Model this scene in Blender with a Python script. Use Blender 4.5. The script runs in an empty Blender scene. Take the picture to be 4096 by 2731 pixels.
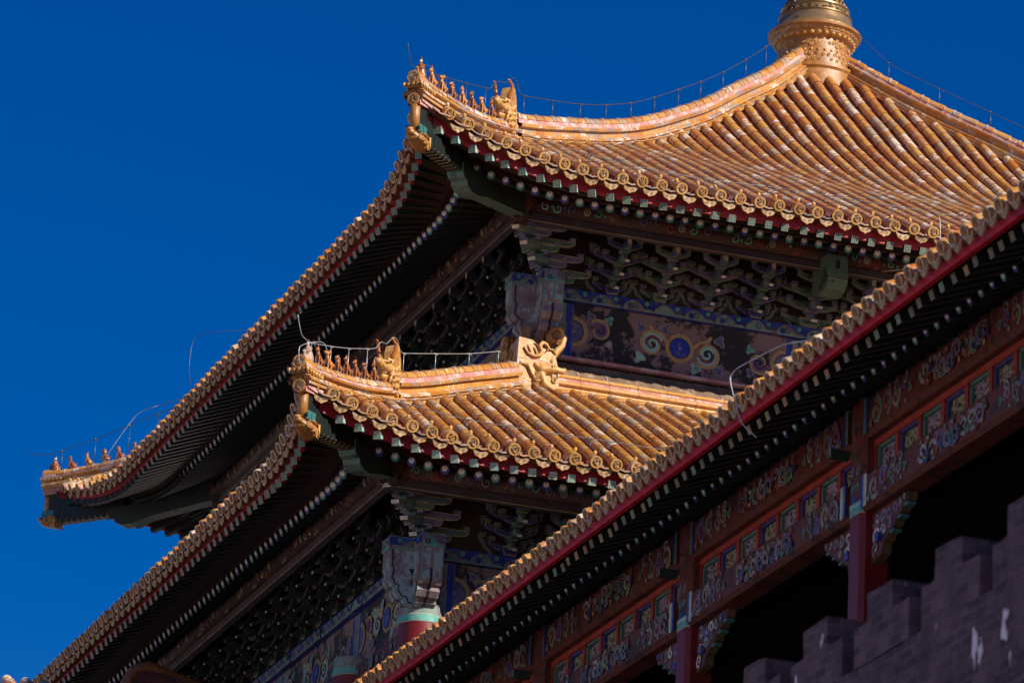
import bpy, math, random
from mathutils import Vector, Matrix
PI = math.pi; rad = math.radians; S2 = math.sqrt(2)
RN = random.Random(11)
sc = bpy.context.scene
C = sc.collection

# ------------------------------------------------------------ camera, world, sun
cam = bpy.data.cameras.new("camera"); co = bpy.data.objects.new("camera", cam); C.objects.link(co)
TH, AZ, RO = rad(19.2135), rad(18.7851), rad(2.7766)
fw = Vector((math.sin(AZ)*math.cos(TH), math.cos(AZ)*math.cos(TH), math.sin(TH)))
rt = fw.cross(Vector((0, 0, 1))).normalized(); up = rt.cross(fw)
r2 = math.cos(RO)*rt + math.sin(RO)*up; u2 = -math.sin(RO)*rt + math.cos(RO)*up
M = Matrix((r2, u2, -fw)).transposed().to_4x4(); M.translation = Vector((-26.735, -64.502, 0))
co.matrix_world = M
cam.sensor_width = 36; cam.lens = 168.1; cam.clip_start = .5; cam.clip_end = 3000
cam.dof.use_dof = True; cam.dof.focus_distance = 61.0; cam.dof.aperture_fstop = 3.2
sc.camera = co

SUN_AZ, SUN_EL = rad(35), rad(31.8)      # azimuth from -Y towards +X
sd = Vector((math.cos(SUN_EL)*math.sin(SUN_AZ), -math.cos(SUN_EL)*math.cos(SUN_AZ), math.sin(SUN_EL)))
w = bpy.data.worlds.new("World"); sc.world = w; w.use_nodes = True
nt = w.node_tree; bg = nt.nodes["Background"]
sky = nt.nodes.new("ShaderNodeTexSky"); sky.sky_type = 'NISHITA'; sky.sun_disc = False
sky.sun_elevation = SUN_EL; sky.sun_rotation = math.atan2(sd.x, sd.y)
sky.air_density = 1.0; sky.dust_density = 0.0; sky.ozone_density = 6.0
hs = nt.nodes.new("ShaderNodeHueSaturation"); hs.inputs['Saturation'].default_value = 1.36; hs.inputs['Hue'].default_value = .518
nt.links.new(sky.outputs[0], hs.inputs['Color']); nt.links.new(hs.outputs[0], bg.inputs[0])
bg.inputs[1].default_value = .062
sl = bpy.data.lights.new("sun", 'SUN'); sl.energy = 5.0; sl.angle = rad(.5); sl.color = (1, .92, .79)
so = bpy.data.objects.new("sun", sl); C.objects.link(so)
so.rotation_euler = sd.to_track_quat('Z', 'Y').to_euler()
sc.view_settings.view_transform = 'Standard'; sc.view_settings.look = 'None'
sc.view_settings.exposure = .46; sc.view_settings.gamma = 1
sc.cycles.use_denoising = True
sc.cycles.max_bounces = 6

# ------------------------------------------------------------ materials
MT = {}
def _new(name):
    m = bpy.data.materials.new(name); m.use_nodes = True; MT[name] = m
    n = m.node_tree; return m, n, n.nodes, n.links, n.nodes["Principled BSDF"]
def _noise(N, L, src, scale, detail=4, rough=.6):
    t = N.new("ShaderNodeTexNoise"); t.inputs['Scale'].default_value = scale
    t.inputs['Detail'].default_value = detail; t.inputs['Roughness'].default_value = rough
    L.new(src, t.inputs['Vector']); return t.outputs['Fac']
def _ramp(N, L, fac, a, b):
    r = N.new("ShaderNodeMapRange"); r.inputs[1].default_value = a; r.inputs[2].default_value = b
    L.new(fac, r.inputs[0]); return r.outputs[0]
def _mix(N, L, fac, a, b):
    m = N.new("ShaderNodeMix"); m.data_type = 'RGBA'
    for s, v in ((m.inputs[0], fac), (m.inputs[6], a), (m.inputs[7], b)):
        if hasattr(v, 'links'): L.new(v, s)
        elif isinstance(v, (int, float)): s.default_value = v
        else: s.default_value = (*v, 1)
    return m.outputs[2]
def _math(N, L, op, a, b):
    m = N.new("ShaderNodeMath"); m.operation = op
    for s, v in ((m.inputs[0], a), (m.inputs[1], b)):
        if hasattr(v, 'links'): L.new(v, s)
        else: s.default_value = v
    return m.outputs[0]
def paint(name, col, rough=.55, wear=None, amt=.5, scale=7., metal=0, var=.3, bump=.15):
    """painted wood, plaster or stone: uneven colour, flaking to `wear` where the paint is gone"""
    m, n, N, L, P = _new(name)
    pos = N.new("ShaderNodeNewGeometry").outputs['Position']
    a = _noise(N, L, pos, scale*.6, 5, .65); b = _noise(N, L, pos, scale*3, 6, .7)
    c = _mix(N, L, _ramp(N, L, a, .3, .7), [x*(1-var) for x in col], [min(1, x*(1+var)) for x in col])
    if wear:
        k = _ramp(N, L, _math(N, L, 'ADD', a, _math(N, L, 'MULTIPLY', b, .6)), 1.02-amt*.4, 1.07-amt*.4)
        c = _mix(N, L, k, c, wear)
    L.new(c, P.inputs['Base Color']); P.inputs['Roughness'].default_value = rough; P.inputs['Metallic'].default_value = metal
    if bump:
        bp = N.new("ShaderNodeBump"); bp.inputs['Strength'].default_value = bump; bp.inputs['Distance'].default_value = .01
        L.new(b, bp.inputs['Height']); L.new(bp.outputs[0], P.inputs['Normal'])
    return m
def glaze(name, c0, c1, white, grey, base_w=0., rough=.26):
    """glazed tile: tint per tile from the 'tint' attribute, glaze flaked off in patches"""
    m, n, N, L, P = _new(name)
    pos = N.new("ShaderNodeNewGeometry").outputs['Position']
    at = N.new("ShaderNodeAttribute"); at.attribute_name = 'tint'
    sp = N.new("ShaderNodeSeparateColor"); L.new(at.outputs['Color'], sp.inputs[0])
    n1 = _noise(N, L, pos, 10.5, 8, .70); n2 = _noise(N, L, pos, 3.4, 4, .6); n3 = _noise(N, L, pos, 26, 5, .7)
    c = _mix(N, L, sp.outputs[0], c0, c1)
    c = _mix(N, L, _ramp(N, L, n3, .35, .8), c, [x*.6 for x in c0])
    c = _mix(N, L, _ramp(N, L, n2, .42, 2.0), c, white)
    k = _math(N, L, 'ADD', n1, _math(N, L, 'MULTIPLY', _math(N, L, 'SUBTRACT', sp.outputs[1], .5), .21))
    k = _ramp(N, L, k, .54-base_w, .565-base_w)
    g = _ramp(N, L, _math(N, L, 'ADD', n2, _math(N, L, 'MULTIPLY', _math(N, L, 'SUBTRACT', sp.outputs[2], .5), .5)), .46, .54)
    pc = _mix(N, L, g, white, grey)
    L.new(_mix(N, L, k, c, pc), P.inputs['Base Color'])
    rr = N.new("ShaderNodeMapRange"); L.new(k, rr.inputs[0]); rr.inputs[3].default_value = rough; rr.inputs[4].default_value = .85
    L.new(rr.outputs[0], P.inputs['Roughness']); P.inputs['IOR'].default_value = 1.42
    bp = N.new("ShaderNodeBump"); bp.inputs['Strength'].default_value = .35; bp.inputs['Distance'].default_value = .006
    L.new(_math(N, L, 'SUBTRACT', n3, _math(N, L, 'MULTIPLY', k, .8)), bp.inputs['Height']); L.new(bp.outputs[0], P.inputs['Normal'])
    return m
AMB0, AMB1 = (.49, .15, .015), (.70, .38, .065)
glaze('tile', AMB0, AMB1, (.60, .48, .38), (.33, .25, .17), rough=.27)
glaze('ridge_glaze', (.47, .17, .026), (.66, .35, .08), (.60, .50, .43), (.27, .23, .22), -.02)
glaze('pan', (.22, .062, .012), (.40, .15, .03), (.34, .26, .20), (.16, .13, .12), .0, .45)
paint('carved', (.52, .27, .075), .38, (.56, .45, .33), .25, 14, bump=.5)
paint('carved_dark', (.34, .145, .032), .35, (.42, .3, .2), .2, 14, bump=.5)
paint('figure', (.43, .165, .03), .27, (.40, .28, .19), .25, 20, bump=.3)
paint('figure_brown', (.25, .075, .016), .27, (.36, .24, .18), .2, 20, bump=.3)
paint('figure_grey', (.38, .25, .19), .5, (.45, .38, .34), .4, 20, bump=.3)
paint('carved_brown', (.13, .07, .03), .6, (.07, .04, .02), .4, 10); paint('horn', (.36, .10, .02), .25)
paint('pale', (.62, .52, .46), .6); paint('black', (.006, .006, .008), .5)
paint('relief', (.46, .29, .15), .6, (.54, .44, .34), .45, 30, bump=.5)
paint('relief_shade', (.24, .12, .05), .6)
paint('mortar', (.50, .215, .19), .85, (.55, .40, .37), .5, 9, bump=.4)
paint('mortar_red', (.15, .042, .026), .9, (.32, .14, .10), .38, 9, bump=.4)
paint('red_fascia', (.37, .010, .015), .55, (.22, .011, .013), .45, 6); paint('red_bounce', (.56, .012, .020), .5, (.34, .014, .016), .35, 6)  # second red: same fascia paint, brighter to carry courtyard bounce light
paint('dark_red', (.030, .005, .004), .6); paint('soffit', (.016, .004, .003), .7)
paint('column_red', (.15, .003, .004), .5, var=.12, bump=.04)
paint('beam_red', (.125, .022, .016), .65, (.042, .013, .011), .5, 4.5, var=.45)
paint('panel_red', (.30, .030, .018), .55)
paint('rafter_green', (.006, .011, .009), .5); paint('rafter_red', (.04, .008, .007), .6)
paint('rafter_lit_pink', (.42, .18, .16), .6, (.30, .42, .38), .45, 12)
paint('teal', (.10, .36, .31), .55, (.16, .25, .22), .3, 10)
paint('teal_dark', (.025, .15, .145), .55); paint('teal_pale', (.26, .46, .40), .55, (.40, .45, .40), .35, 10)
paint('blue', (.014, .034, .34), .5, (.10, .085, .17), .42, 10)
paint('blue_dark', (.035, .036, .17), .55)
paint('violet', (.12, .105, .22), .6, (.2, .17, .22), .4, 10)
paint('green_dark', (.085, .155, .125), .6, (.03, .045, .04), .35, 8)
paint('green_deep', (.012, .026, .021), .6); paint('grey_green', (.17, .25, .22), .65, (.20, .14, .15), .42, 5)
paint('mauve', (.22, .15, .165), .65, (.26, .36, .37), .5, 6)
paint('white_paint', (.55, .50, .46), .6, (.36, .32, .32), .3, 12); paint('pinkwhite', (.86, .72, .65), .55)
paint('orange_dot', (.46, .17, .02), .45); paint('gold', (.46, .27, .085), .45, (.22, .13, .05), .35, 16)
paint('gold_line', (.42, .31, .19), .5); paint('crimson', (.26, .025, .03), .55)
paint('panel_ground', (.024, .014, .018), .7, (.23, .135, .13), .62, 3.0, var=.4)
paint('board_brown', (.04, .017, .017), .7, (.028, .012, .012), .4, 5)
paint('purlin', (.035, .010, .006), .65, (.12, .034, .018), .36, 4)
paint('purple_band', (.06, .046, .06), .7); paint('blue_shaded', (.014, .013, .032), .65); paint('teal_muted', (.055, .16, .14), .65, (.10, .12, .11), .4, 9); paint('edge_tan', (.24, .17, .12), .6); paint('ink', (.012, .012, .014), .6)  # the gallery's teal is a darker, duller mix
paint('cap_tile', (.23, .15, .10), .5, (.40, .28, .17), .45, 5)
paint('steel', (.10, .10, .11), .4, metal=.6); paint('steel_bright', (.42, .42, .43), .4, metal=.4)
paint('lead', (.42, .42, .44), .5)
paint('gilt', (.50, .32, .15), .32, (.22, .13, .07), .38, 5, metal=.75, bump=.15)
paint('gilt_dark', (.27, .165, .075), .4, (.09, .055, .03), .45, 6, metal=.6, bump=.2)
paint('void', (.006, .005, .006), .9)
paint('ground_stone', (.56, .46, .41), .85, (.48, .39, .35), .5, .8)
paint('net', (.05, .16, .34), .7)
def brick_mat():
    m, n, N, L, P = _new('brick')
    tc = N.new("ShaderNodeTexCoord").outputs['Object']
    mp = N.new("ShaderNodeMapping"); mp.inputs['Rotation'].default_value = (rad(90), 0, rad(90)); L.new(tc, mp.inputs[0])
    pos = tc
    cx = N.new("ShaderNodeSeparateXYZ"); L.new(tc, cx.inputs[0]); cb = N.new("ShaderNodeCombineXYZ")
    L.new(_math(N, L, 'ADD', cx.outputs[0], cx.outputs[1]), cb.inputs[0]); L.new(cx.outputs[2], cb.inputs[1])
    b = N.new("ShaderNodeTexBrick"); L.new(cb.outputs[0], b.inputs['Vector'])
    for k, v in (('Scale', 1.), ('Mortar Size', .009), ('Brick Width', .215), ('Row Height', .082), ('Bias', -.1)): b.inputs[k].default_value = v
    b.inputs['Color1'].default_value = (.17, .088, .10, 1); b.inputs['Color2'].default_value = (.04, .021, .028, 1); b.inputs['Mortar Smooth'].default_value = .2; b.inputs['Mortar'].default_value = (.16, .105, .115, 1)
    n1 = _noise(N, L, pos, 3, 5, .7); n2 = _noise(N, L, pos, 1.9, 3, .55); n4 = _noise(N, L, pos, 16, 5, .7)
    mp2 = N.new("ShaderNodeMapping"); mp2.inputs['Scale'].default_value = (4.2, 4.2, 1.7); L.new(tc, mp2.inputs[0])
    n3 = _noise(N, L, mp2.outputs[0], 1., 4, .6)
    c = _mix(N, L, _math(N, L, 'MULTIPLY', _ramp(N, L, n1, .40, .62), .62), b.outputs[0], (.022, .013, .018))
    c = _mix(N, L, _ramp(N, L, n4, .54, .70), c, (.13, .075, .09))
    k = _ramp(N, L, _math(N, L, 'ADD', n3, _math(N, L, 'MULTIPLY', n2, .5)), .925, .95)
    c = _mix(N, L, k, c, (.80, .68, .76))
    L.new(c, P.inputs['Base Color']); P.inputs['Roughness'].default_value = .85
    bp = N.new("ShaderNodeBump"); bp.inputs['Strength'].default_value = .8; bp.inputs['Distance'].default_value = .03
    L.new(_math(N, L, 'ADD', n4, _math(N, L, 'MULTIPLY', b.outputs[1], -.8)), bp.inputs['Height']); L.new(bp.outputs[0], P.inputs['Normal'])
brick_mat()
def carving_mat(name, ca, cb2):
    """fretwork board: pale carved stems over dark holes"""
    m, n, N, L, P = _new(name)
    tc = N.new("ShaderNodeNewGeometry").outputs['Position']
    n0 = N.new("ShaderNodeTexNoise"); n0.inputs['Scale'].default_value = 6; L.new(tc, n0.inputs['Vector'])
    va = N.new("ShaderNodeVectorMath"); va.operation = 'SCALE'; va.inputs[3].default_value = .12; L.new(n0.outputs['Color'], va.inputs[0])
    vb = N.new("ShaderNodeVectorMath"); vb.operation = 'ADD'; L.new(tc, vb.inputs[0]); L.new(va.outputs[0], vb.inputs[1])
    v = N.new("ShaderNodeTexVoronoi"); v.feature = 'DISTANCE_TO_EDGE'; v.inputs['Scale'].default_value = 15; L.new(vb.outputs[0], v.inputs['Vector'])
    k = _ramp(N, L, v.outputs['Distance'], .16, .26)
    n1 = _noise(N, L, tc, 30, 3)
    c = _mix(N, L, k, _mix(N, L, _ramp(N, L, n1, .35, .65), ca, cb2), (.012, .008, .009))
    L.new(c, P.inputs['Base Color']); P.inputs['Roughness'].default_value = .6
    bp = N.new("ShaderNodeBump"); bp.inputs['Strength'].default_value = 1; bp.inputs['Distance'].default_value = .03; bp.invert = True
    L.new(k, bp.inputs['Height']); L.new(bp.outputs[0], P.inputs['Normal'])
carving_mat('fret_mauve', (.34, .24, .27), (.20, .13, .19)); carving_mat('fret_gold', (.30, .26, .17), (.22, .16, .09))

# ------------------------------------------------------------ mesh builder
class MB:
    def __init__(s): s.v = []; s.f = []; s.m = []; s.t = []; s.s = []
    def add(s, vs, fs, mat, tint=(.4, .3, .5), smooth=False):
        o = len(s.v); s.v += [tuple(p) for p in vs]
        for f in fs:
            s.f.append([i+o for i in f]); s.m.append(mat); s.t.append(tint); s.s.append(smooth)
    def box(s, c, d, mat, X=None, taper=1., tint=(.4, .3, .5)):
        hx, hy, hz = d[0]/2, d[1]/2, d[2]/2
        vs = [Vector((c[0]+i*hx*(taper if k < 0 else 1), c[1]+j*hy*(taper if k < 0 else 1), c[2]+k*hz)) for k in (-1, 1) for j in (-1, 1) for i in (-1, 1)]
        if X: vs = [X @ p for p in vs]
        s.add(vs, [(0, 2, 3, 1), (4, 5, 7, 6), (0, 1, 5, 4), (2, 6, 7, 3), (0, 4, 6, 2), (1, 3, 7, 5)], mat, tint)
    def tube(s, pts, r, mat, n=8, caps=True, tint=(.4, .3, .5), smooth=True):
        pts = [Vector(p) for p in pts]; rs = r if isinstance(r, (list, tuple)) else [r]*len(pts)
        vs = []; u = None
        for i, p in enumerate(pts):
            t = (pts[min(i+1, len(pts)-1)]-pts[max(i-1, 0)]).normalized()
            if u is None: u = t.orthogonal().normalized()
            u = (u-t*u.dot(t)); u = u.normalized() if u.length > 1e-6 else t.orthogonal().normalized()
            q = t.cross(u)
            vs += [p+(u*math.cos(2*PI*k/n)+q*math.sin(2*PI*k/n))*rs[i] for k in range(n)]
        fs = [(i*n+k, i*n+(k+1) % n, (i+1)*n+(k+1) % n, (i+1)*n+k) for i in range(len(pts)-1) for k in range(n)]
        s.add(vs, fs, mat, tint, smooth)
        if caps:
            o = len(vs); b = len(s.v)-o
            s.f.append([b+k for k in range(n)][::-1]); s.f.append([b+o-n+k for k in range(n)])
            for _ in range(2): s.m.append(mat); s.t.append(tint); s.s.append(False)
    def lathe(s, prof, mat, n=48, c=(0, 0, 0), smooth=True, mats=None, tint=(.4, .3, .5)):
        for i in range(len(prof)-1):
            (ra, za), (rb, zb) = prof[i], prof[i+1]
            vs = [(c[0]+r*math.cos(2*PI*k/n), c[1]+r*math.sin(2*PI*k/n), c[2]+z) for r, z in ((ra, za), (rb, zb)) for k in range(n)]
            s.add(vs, [(k, (k+1) % n, n+(k+1) % n, n+k) for k in range(n)], mats[i] if mats else mat, tint, smooth)
    def prism(s, poly, fn, a, b, mat, side=None):
        """poly (p,q) extruded between depth a and b; fn(p,q,depth)->xyz"""
        n = len(poly); vs = [fn(p, q, a) for p, q in poly]+[fn(p, q, b) for p, q in poly]
        s.add(vs, [list(range(n))[::-1], [n+i for i in range(n)]], mat)
        s.add(vs, [(i, (i+1) % n, n+(i+1) % n, n+i) for i in range(n)], side or mat)
    def sphere(s, c, r, mat, n=10, sc=(1, 1, 1), smooth=True):
        vs = []; m = n//2
        for i in range(m+1):
            for k in range(n):
                a = PI*i/m; vs.append((c[0]+r*sc[0]*math.sin(a)*math.cos(2*PI*k/n), c[1]+r*sc[1]*math.sin(a)*math.sin(2*PI*k/n), c[2]+r*sc[2]*math.cos(a)))
        s.add(vs, [(i*n+k, (i+1)*n+k, (i+1)*n+(k+1) % n, i*n+(k+1) % n) for i in range(m) for k in range(n)], mat, smooth=smooth)
    def mesh(s, name):
        me = bpy.data.meshes.new(name); me.from_pydata(s.v, [], s.f)
        ms = sorted(set(s.m)); ix = {k: i for i, k in enumerate(ms)}
        for k in ms: me.materials.append(MT[k])
        me.polygons.foreach_set('material_index', [ix[k] for k in s.m])
        me.polygons.foreach_set('use_smooth', s.s)
        a = me.attributes.new('tint', 'FLOAT_COLOR', 'FACE')
        a.data.foreach_set('color', [x for t in s.t for x in (*t, 1.)])
        me.update(); return me
    def build(s, name, parent=None, M=None): return link(name, s.mesh(name), parent, M)
def link(name, me, parent=None, M=None):
    o = bpy.data.objects.new(name, me); C.objects.link(o)
    if parent: o.parent = parent
    if M is not None: o.matrix_basis = M
    return o
def tag(o, label=None, cat=None, group=None, kind=None):
    for k, v in (('label', label), ('category', cat), ('group', group), ('kind', kind)):
        if v: o[k] = v
    return o
def thing(name, label, cat, M=None, group=None):
    o = bpy.data.objects.new(name, None); C.objects.link(o)
    if M is not None: o.matrix_basis = M
    return tag(o, label, cat, group)
def rz(a, t=(0, 0, 0)): return Matrix.Translation(t) @ Matrix.Rotation(a, 4, 'Z')
def tint(w=.0): return (RN.random(), min(1, RN.random()**1.2+w), RN.random())
def clamp(x, a=0., b=1.): return max(a, min(b, x))

# ------------------------------------------------------------ flat painted ornament
def spiral(cx, cy, r, turns, a0, d=1, n=20, r1=.15):
    return [(cx+(r*(1-(1-r1)*i/(n-1)))*math.cos(a0+d*2*PI*turns*i/(n-1)), cy+(r*(1-(1-r1)*i/(n-1)))*math.sin(a0+d*2*PI*turns*i/(n-1))) for i in range(n)]
def circ(cx, cy, r, n=20, a0=0, a1=2*PI): return [(cx+r*math.cos(a0+(a1-a0)*i/n), cy+r*math.sin(a0+(a1-a0)*i/n)) for i in range(n)]
class Deco:
    """ornament in (p,q), laid on a surface by fn(p,q,h); each stroke sits a hair above the one before"""
    def __init__(s, mb, fn, h=.003, step=.00035): s.mb = mb; s.fn = fn; s.h = h; s.st = step; s.h0 = h
    def up(s):
        s.h += s.st
        if s.h > s.h0+.021: s.h = s.h0
    def poly(s, pts, mat):
        s.mb.add([s.fn(p, q, s.h) for p, q in pts], [list(range(len(pts)))], mat); s.up()
    def fan(s, pts, mat):
        cx = sum(p for p, q in pts)/len(pts); cy = sum(q for p, q in pts)/len(pts); n = len(pts)
        s.mb.add([s.fn(p, q, s.h) for p, q in pts]+[s.fn(cx, cy, s.h)], [(i, (i+1) % n, n) for i in range(n)], mat); s.up()
    def line(s, pts, wd, mat):
        vs = []; n = len(pts)
        for i, (p, q) in enumerate(pts):
            dx = pts[min(i+1, n-1)][0]-pts[max(i-1, 0)][0]; dy = pts[min(i+1, n-1)][1]-pts[max(i-1, 0)][1]
            l = math.hypot(dx, dy) or 1; k = wd(i/(n-1)) if callable(wd) else wd
            vs += [s.fn(p-dy/l*k/2, q+dx/l*k/2, s.h), s.fn(p+dy/l*k/2, q-dx/l*k/2, s.h)]
        s.mb.add(vs, [(2*i, 2*i+1, 2*i+3, 2*i+2) for i in range(n-1)], mat); s.up()
    def disc(s, cx, cy, r, mat, n=20): s.fan(circ(cx, cy, r, n), mat)
    def curl(s, cx, cy, r, a0, d, mat, edge='gold_line', wk=.30, turns=1.25):
        p = spiral(cx, cy, r, turns, a0, d)
        s.line(p, lambda t: r*(wk+.12)*(1-.35*t), edge); s.line(p, lambda t: r*wk*(1-.35*t), mat)
    def cloud(s, cx, cy, r, a, mat, edge='gold_line'):
        lob = [(0, 0, 1.), (.9*math.cos(a), .9*math.sin(a), .62), (.75*math.cos(a+2.0), .75*math.sin(a+2.0), .6), (.75*math.cos(a-2.0), .75*math.sin(a-2.0), .6)]
        for x, y, k in lob: s.disc(cx+x*r, cy+y*r, r*k*.72+r*.10, edge, 12)
        for x, y, k in lob: s.disc(cx+x*r, cy+y*r, r*k*.72, mat, 12)
        s.curl(cx, cy, r*.5, a+PI, 1, 'ink', 'ink', .2, 1)

# ------------------------------------------------------------ roof form
class Roof:
    def __init__(s, tab, E, Ec, a0, A, K): s.tab = tab; s.E = E; s.Ec = Ec; s.a0 = a0; s.A = A; s.K = K
    def zp(s, v):
        t = s.tab
        if v >= t[0][0]: i = 0
        else:
            i = 0
            while i < len(t)-2 and v < t[i+1][0]: i += 1
        (v1, z1), (v2, z2) = t[i], t[i+1]
        v0, z0 = t[i-1] if i else (2*v1-v2, 2*z1-z2+.02); v3, z3 = t[i+2] if i+2 < len(t) else (2*v2-v1, 2*z2-z1)
        u = (v-v1)/(v2-v1); m1 = (z2-z0)/(v2-v0)*(v2-v1); m2 = (z3-z1)/(v3-v1)*(v2-v1)
        return (2*u**3-3*u*u+1)*z1+(u**3-2*u*u+u)*m1+(-2*u**3+3*u*u)*z2+(u**3-u*u)*m2
    def bend(s, a): return max(0, (abs(a)-s.a0)/(s.Ec-s.a0))**2
    def lift(s, a): return s.A*s.bend(a)
    def ve(s, a): return s.E+s.K*s.bend(a)
    def z(s, a, v): return s.zp(v-s.K*s.bend(a)*clamp((v-s.E+2.5)/2.5))+s.lift(a)
    def hip(s, d): return s.z(d, d)
UP = Roof([(9.1, 22.86), (8.5, 23.19), (7.87, 23.53), (7.16, 23.93), (6.56, 24.26), (5.54, 24.78), (4.84, 25.18), (4.3, 25.53), (3.57, 26.06), (2.94, 26.54), (2.18, 27.2), (1.38, 27.87), (.81, 28.4), (.3, 28.9)], 9.1, 9.5, 6.4, .52, .4)
LO = Roof([(11., 18.24), (10.36, 18.62), (9.52, 19.11), (8.64, 19.62), (7.41, 20.28), (6.8, 20.6)], 11., 11.34, 8.6, .38, .34)
TR = .078          # tile tube radius
def slope_mesh(rf, sp, N, vmin):
    mb = MB(); arc = [i*PI/8 for i in range(9)]
    for k in range(-N, N+1):
        a = k*sp; v0 = max(abs(a)+.03, vmin); v1 = rf.ve(a)-.1; L = (v1-v0)*1.14
        if L < .1: continue
        ns = max(1, round(L/.265))
        wv = .18*math.sin(k*1.7)
        for i in range(ns):
            va = v0+(v1-v0)*i/ns; vb = v0+(v1-v0)*(i+1)/ns; ring = []
            jx = RN.uniform(-.005, .005); jr = RN.uniform(.97, 1.03)
            for v, r in ((va, TR*.90*jr), (vb, TR*jr)):
                e = .02; g = (rf.z(a, v+e)-rf.z(a, v-e))/(2*e); nl = math.hypot(1, g); ny, nz = -g/nl, 1/nl   # outward v axis has -g
                z0 = rf.z(a, v)
                sec = [(-TR*1.22, -.02)]+[(-r*math.cos(t), .045+r*math.sin(t)) for t in arc]+[(TR*1.22, -.02)]
                ring += [(a+jx+x, -(v-ny*0+(-g/nl)*h*0)-h*(-ny)*-1*0-(h*(-g)/nl if False else 0)+0, z0+h) if False else (a+jx+x, -(v+h*(-g)/nl), z0+h*nz) for x, h in sec]
            tn = tint(wv)
            mb.add(ring, [(j, j+1, 12+j-1, 11+j-1) if False else (j, j+1, 11+j+1, 11+j) for j in range(1, 9)], 'tile', tn, True)
            mb.add(ring, [(0, 1, 12, 11), (9, 10, 21, 20)], 'mortar_red')
            mb.add(ring[11:], [tuple(range(1, 10))], 'mortar_red')
    st = .105
    for k in range(-N-1, N+1):
        a, b = k*sp, (k+1)*sp; am = (a+b)/2; v0 = max(abs(am)-.05, vmin); v1 = rf.ve(am)-.02
        n = int((v1-v0)/st)
        if n < 1: continue
        for i in range(n):
            va = v0+(v1-v0)*i/n; vb = v0+(v1-v0)*(i+1)/n+.012
            r = []
            for v, h in ((va, -.004), (vb, .016), (vb, -.006)):
                for x, c in ((a, .012), (am, -.022), (b, .012)): r.append((x, -v, rf.z(x, v)+h+c))
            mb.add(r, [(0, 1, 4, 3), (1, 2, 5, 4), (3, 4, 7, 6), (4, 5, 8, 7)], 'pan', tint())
    return mb
def eave_tile_mesh(i):
    """round end tile: tube, rimmed disc with a coiled relief, dome-capped nail. Local -Y outward."""
    mb = MB(); R = TR*1.04; n = 18; tn = tint(-.1 if i % 3 else .2)
    ring = lambda r, y: [(r*math.cos(2*PI*k/n), y, r*math.sin(2*PI*k/n)) for k in range(n)]
    def band(a, b, mat, sm=False): mb.add(a+b, [(k, n+k, n+(k+1) % n, (k+1) % n) for k in range(n)], mat, tn, sm)
    band(ring(R, 0), ring(R, .24), 'tile', True); band(ring(R*.70, 0), ring(R, 0), 'carved')
    band(ring(R*.67, .014), ring(R*.70, 0), 'carved_dark')
    rm = ('relief', 'relief', 'carved', 'relief_shade')[i % 4]
    mb.add(ring(R*.67, .014), [list(range(n))], ('relief', 'relief', 'carved', 'relief')[i % 4], tn)
    ph_ = i*.8; p = [(R*.46*math.sin(2.1*t_+ph_)*(.75+.25*math.cos(t_)), .006, R*.54*math.cos(t_+.3*ph_)) for t_ in [5.6*j/21 for j in range(22)]]
    mb.tube(p, [.008+.006*math.sin(PI*j/21) for j in range(22)], 'relief_shade' if i % 3 else 'carved_dark', 5)
    for k in range(4):
        an = i+k*1.6; mb.sphere((R*.36*math.cos(an), .008, R*.36*math.sin(an)), .011, 'relief', 6)
    mb.add([(-R*1.05, .015, -.01), (-R*1.05, .015, -R*.9), (-R*1.05, .24, -R*.9), (-R*1.05, .24, -.01), (R*1.05, .015, -.01), (R*1.05, .015, -R*.9), (R*1.05, .24, -R*.9), (R*1.05, .24, -.01)], [(0, 1, 2, 3), (4, 7, 6, 5)], 'mortar')
    mb.tube([(0, .17, R*.9), (0, .17, R+.03), (0, .17, R+.045), (0, .17, R+.055)], [.027, .027, .02, .006], 'carved', 8)
    return mb.mesh('eave_tile')
def drip_tile_mesh(i, wd):
    mb = MB(); n = 12; h = wd/2
    top = [(-h+wd*k/n, -.032*(1-((2*k/n-1)**2))) for k in range(n+1)]
    bot = []
    for k in range(n, -1, -1):
        x = 2*k/n-1; bot.append((h*x*.99, -.022-.078*(1-abs(x)**2.4)-.009*math.cos(x*PI*3)))
    fn = lambda p, q, d: (p, d-q*.28, q)
    mb.prism(top+bot, fn, 0, .016, 'relief', 'carved')
    d = Deco(mb, lambda p, q, t: (p, -t-q*.28, q), .003)
    d.line([(x*.8, z*.9-.012) for x, z in bot], .008, 'carved'); d.curl(-.035, -.06, .022, i, 1, 'relief_shade', 'carved', .3); d.curl(.035, -.058, .022, 3+i, -1, 'relief_shade', 'carved', .3)
    for j in range(1, 3):      # the edges of the pan tiles stepping up behind
        e = [(-h*.95+wd*.95*k/8, .03*j-.034*(1-((2*k/8-1)**2))) for k in range(9)]
        mb.prism(e+[(p, q-.014) for p, q in e[::-1]], lambda p, q, t: (p, t+.07*j, q), 0, .07, 'pan')
    return mb.mesh('drip_tile')
EAVE = [eave_tile_mesh(i) for i in range(8)]; DRIP = [drip_tile_mesh(i, .218) for i in range(3)]
DRIPG = [drip_tile_mesh(i, .175) for i in range(3)]
def strip(mb, line, sec, mat, closed=True):
    """section [(out,dz)] swept along line [(x, v, z)] of a face; out adds to v"""
    n = len(sec); vs = [(x, -(v+o), z+dz) for x, v, z in line for o, dz in sec]
    fs = [(i*n+k, i*n+(k+1) % n, (i+1)*n+(k+1) % n, (i+1)*n+k) for i in range(len(line)-1) for k in range(n if closed else n-1)]
    mb.add(vs, fs, mat)
def rect(o0, o1, z0, z1): return [(o0, z0), (o1, z0), (o1, z1), (o0, z1)]
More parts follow.
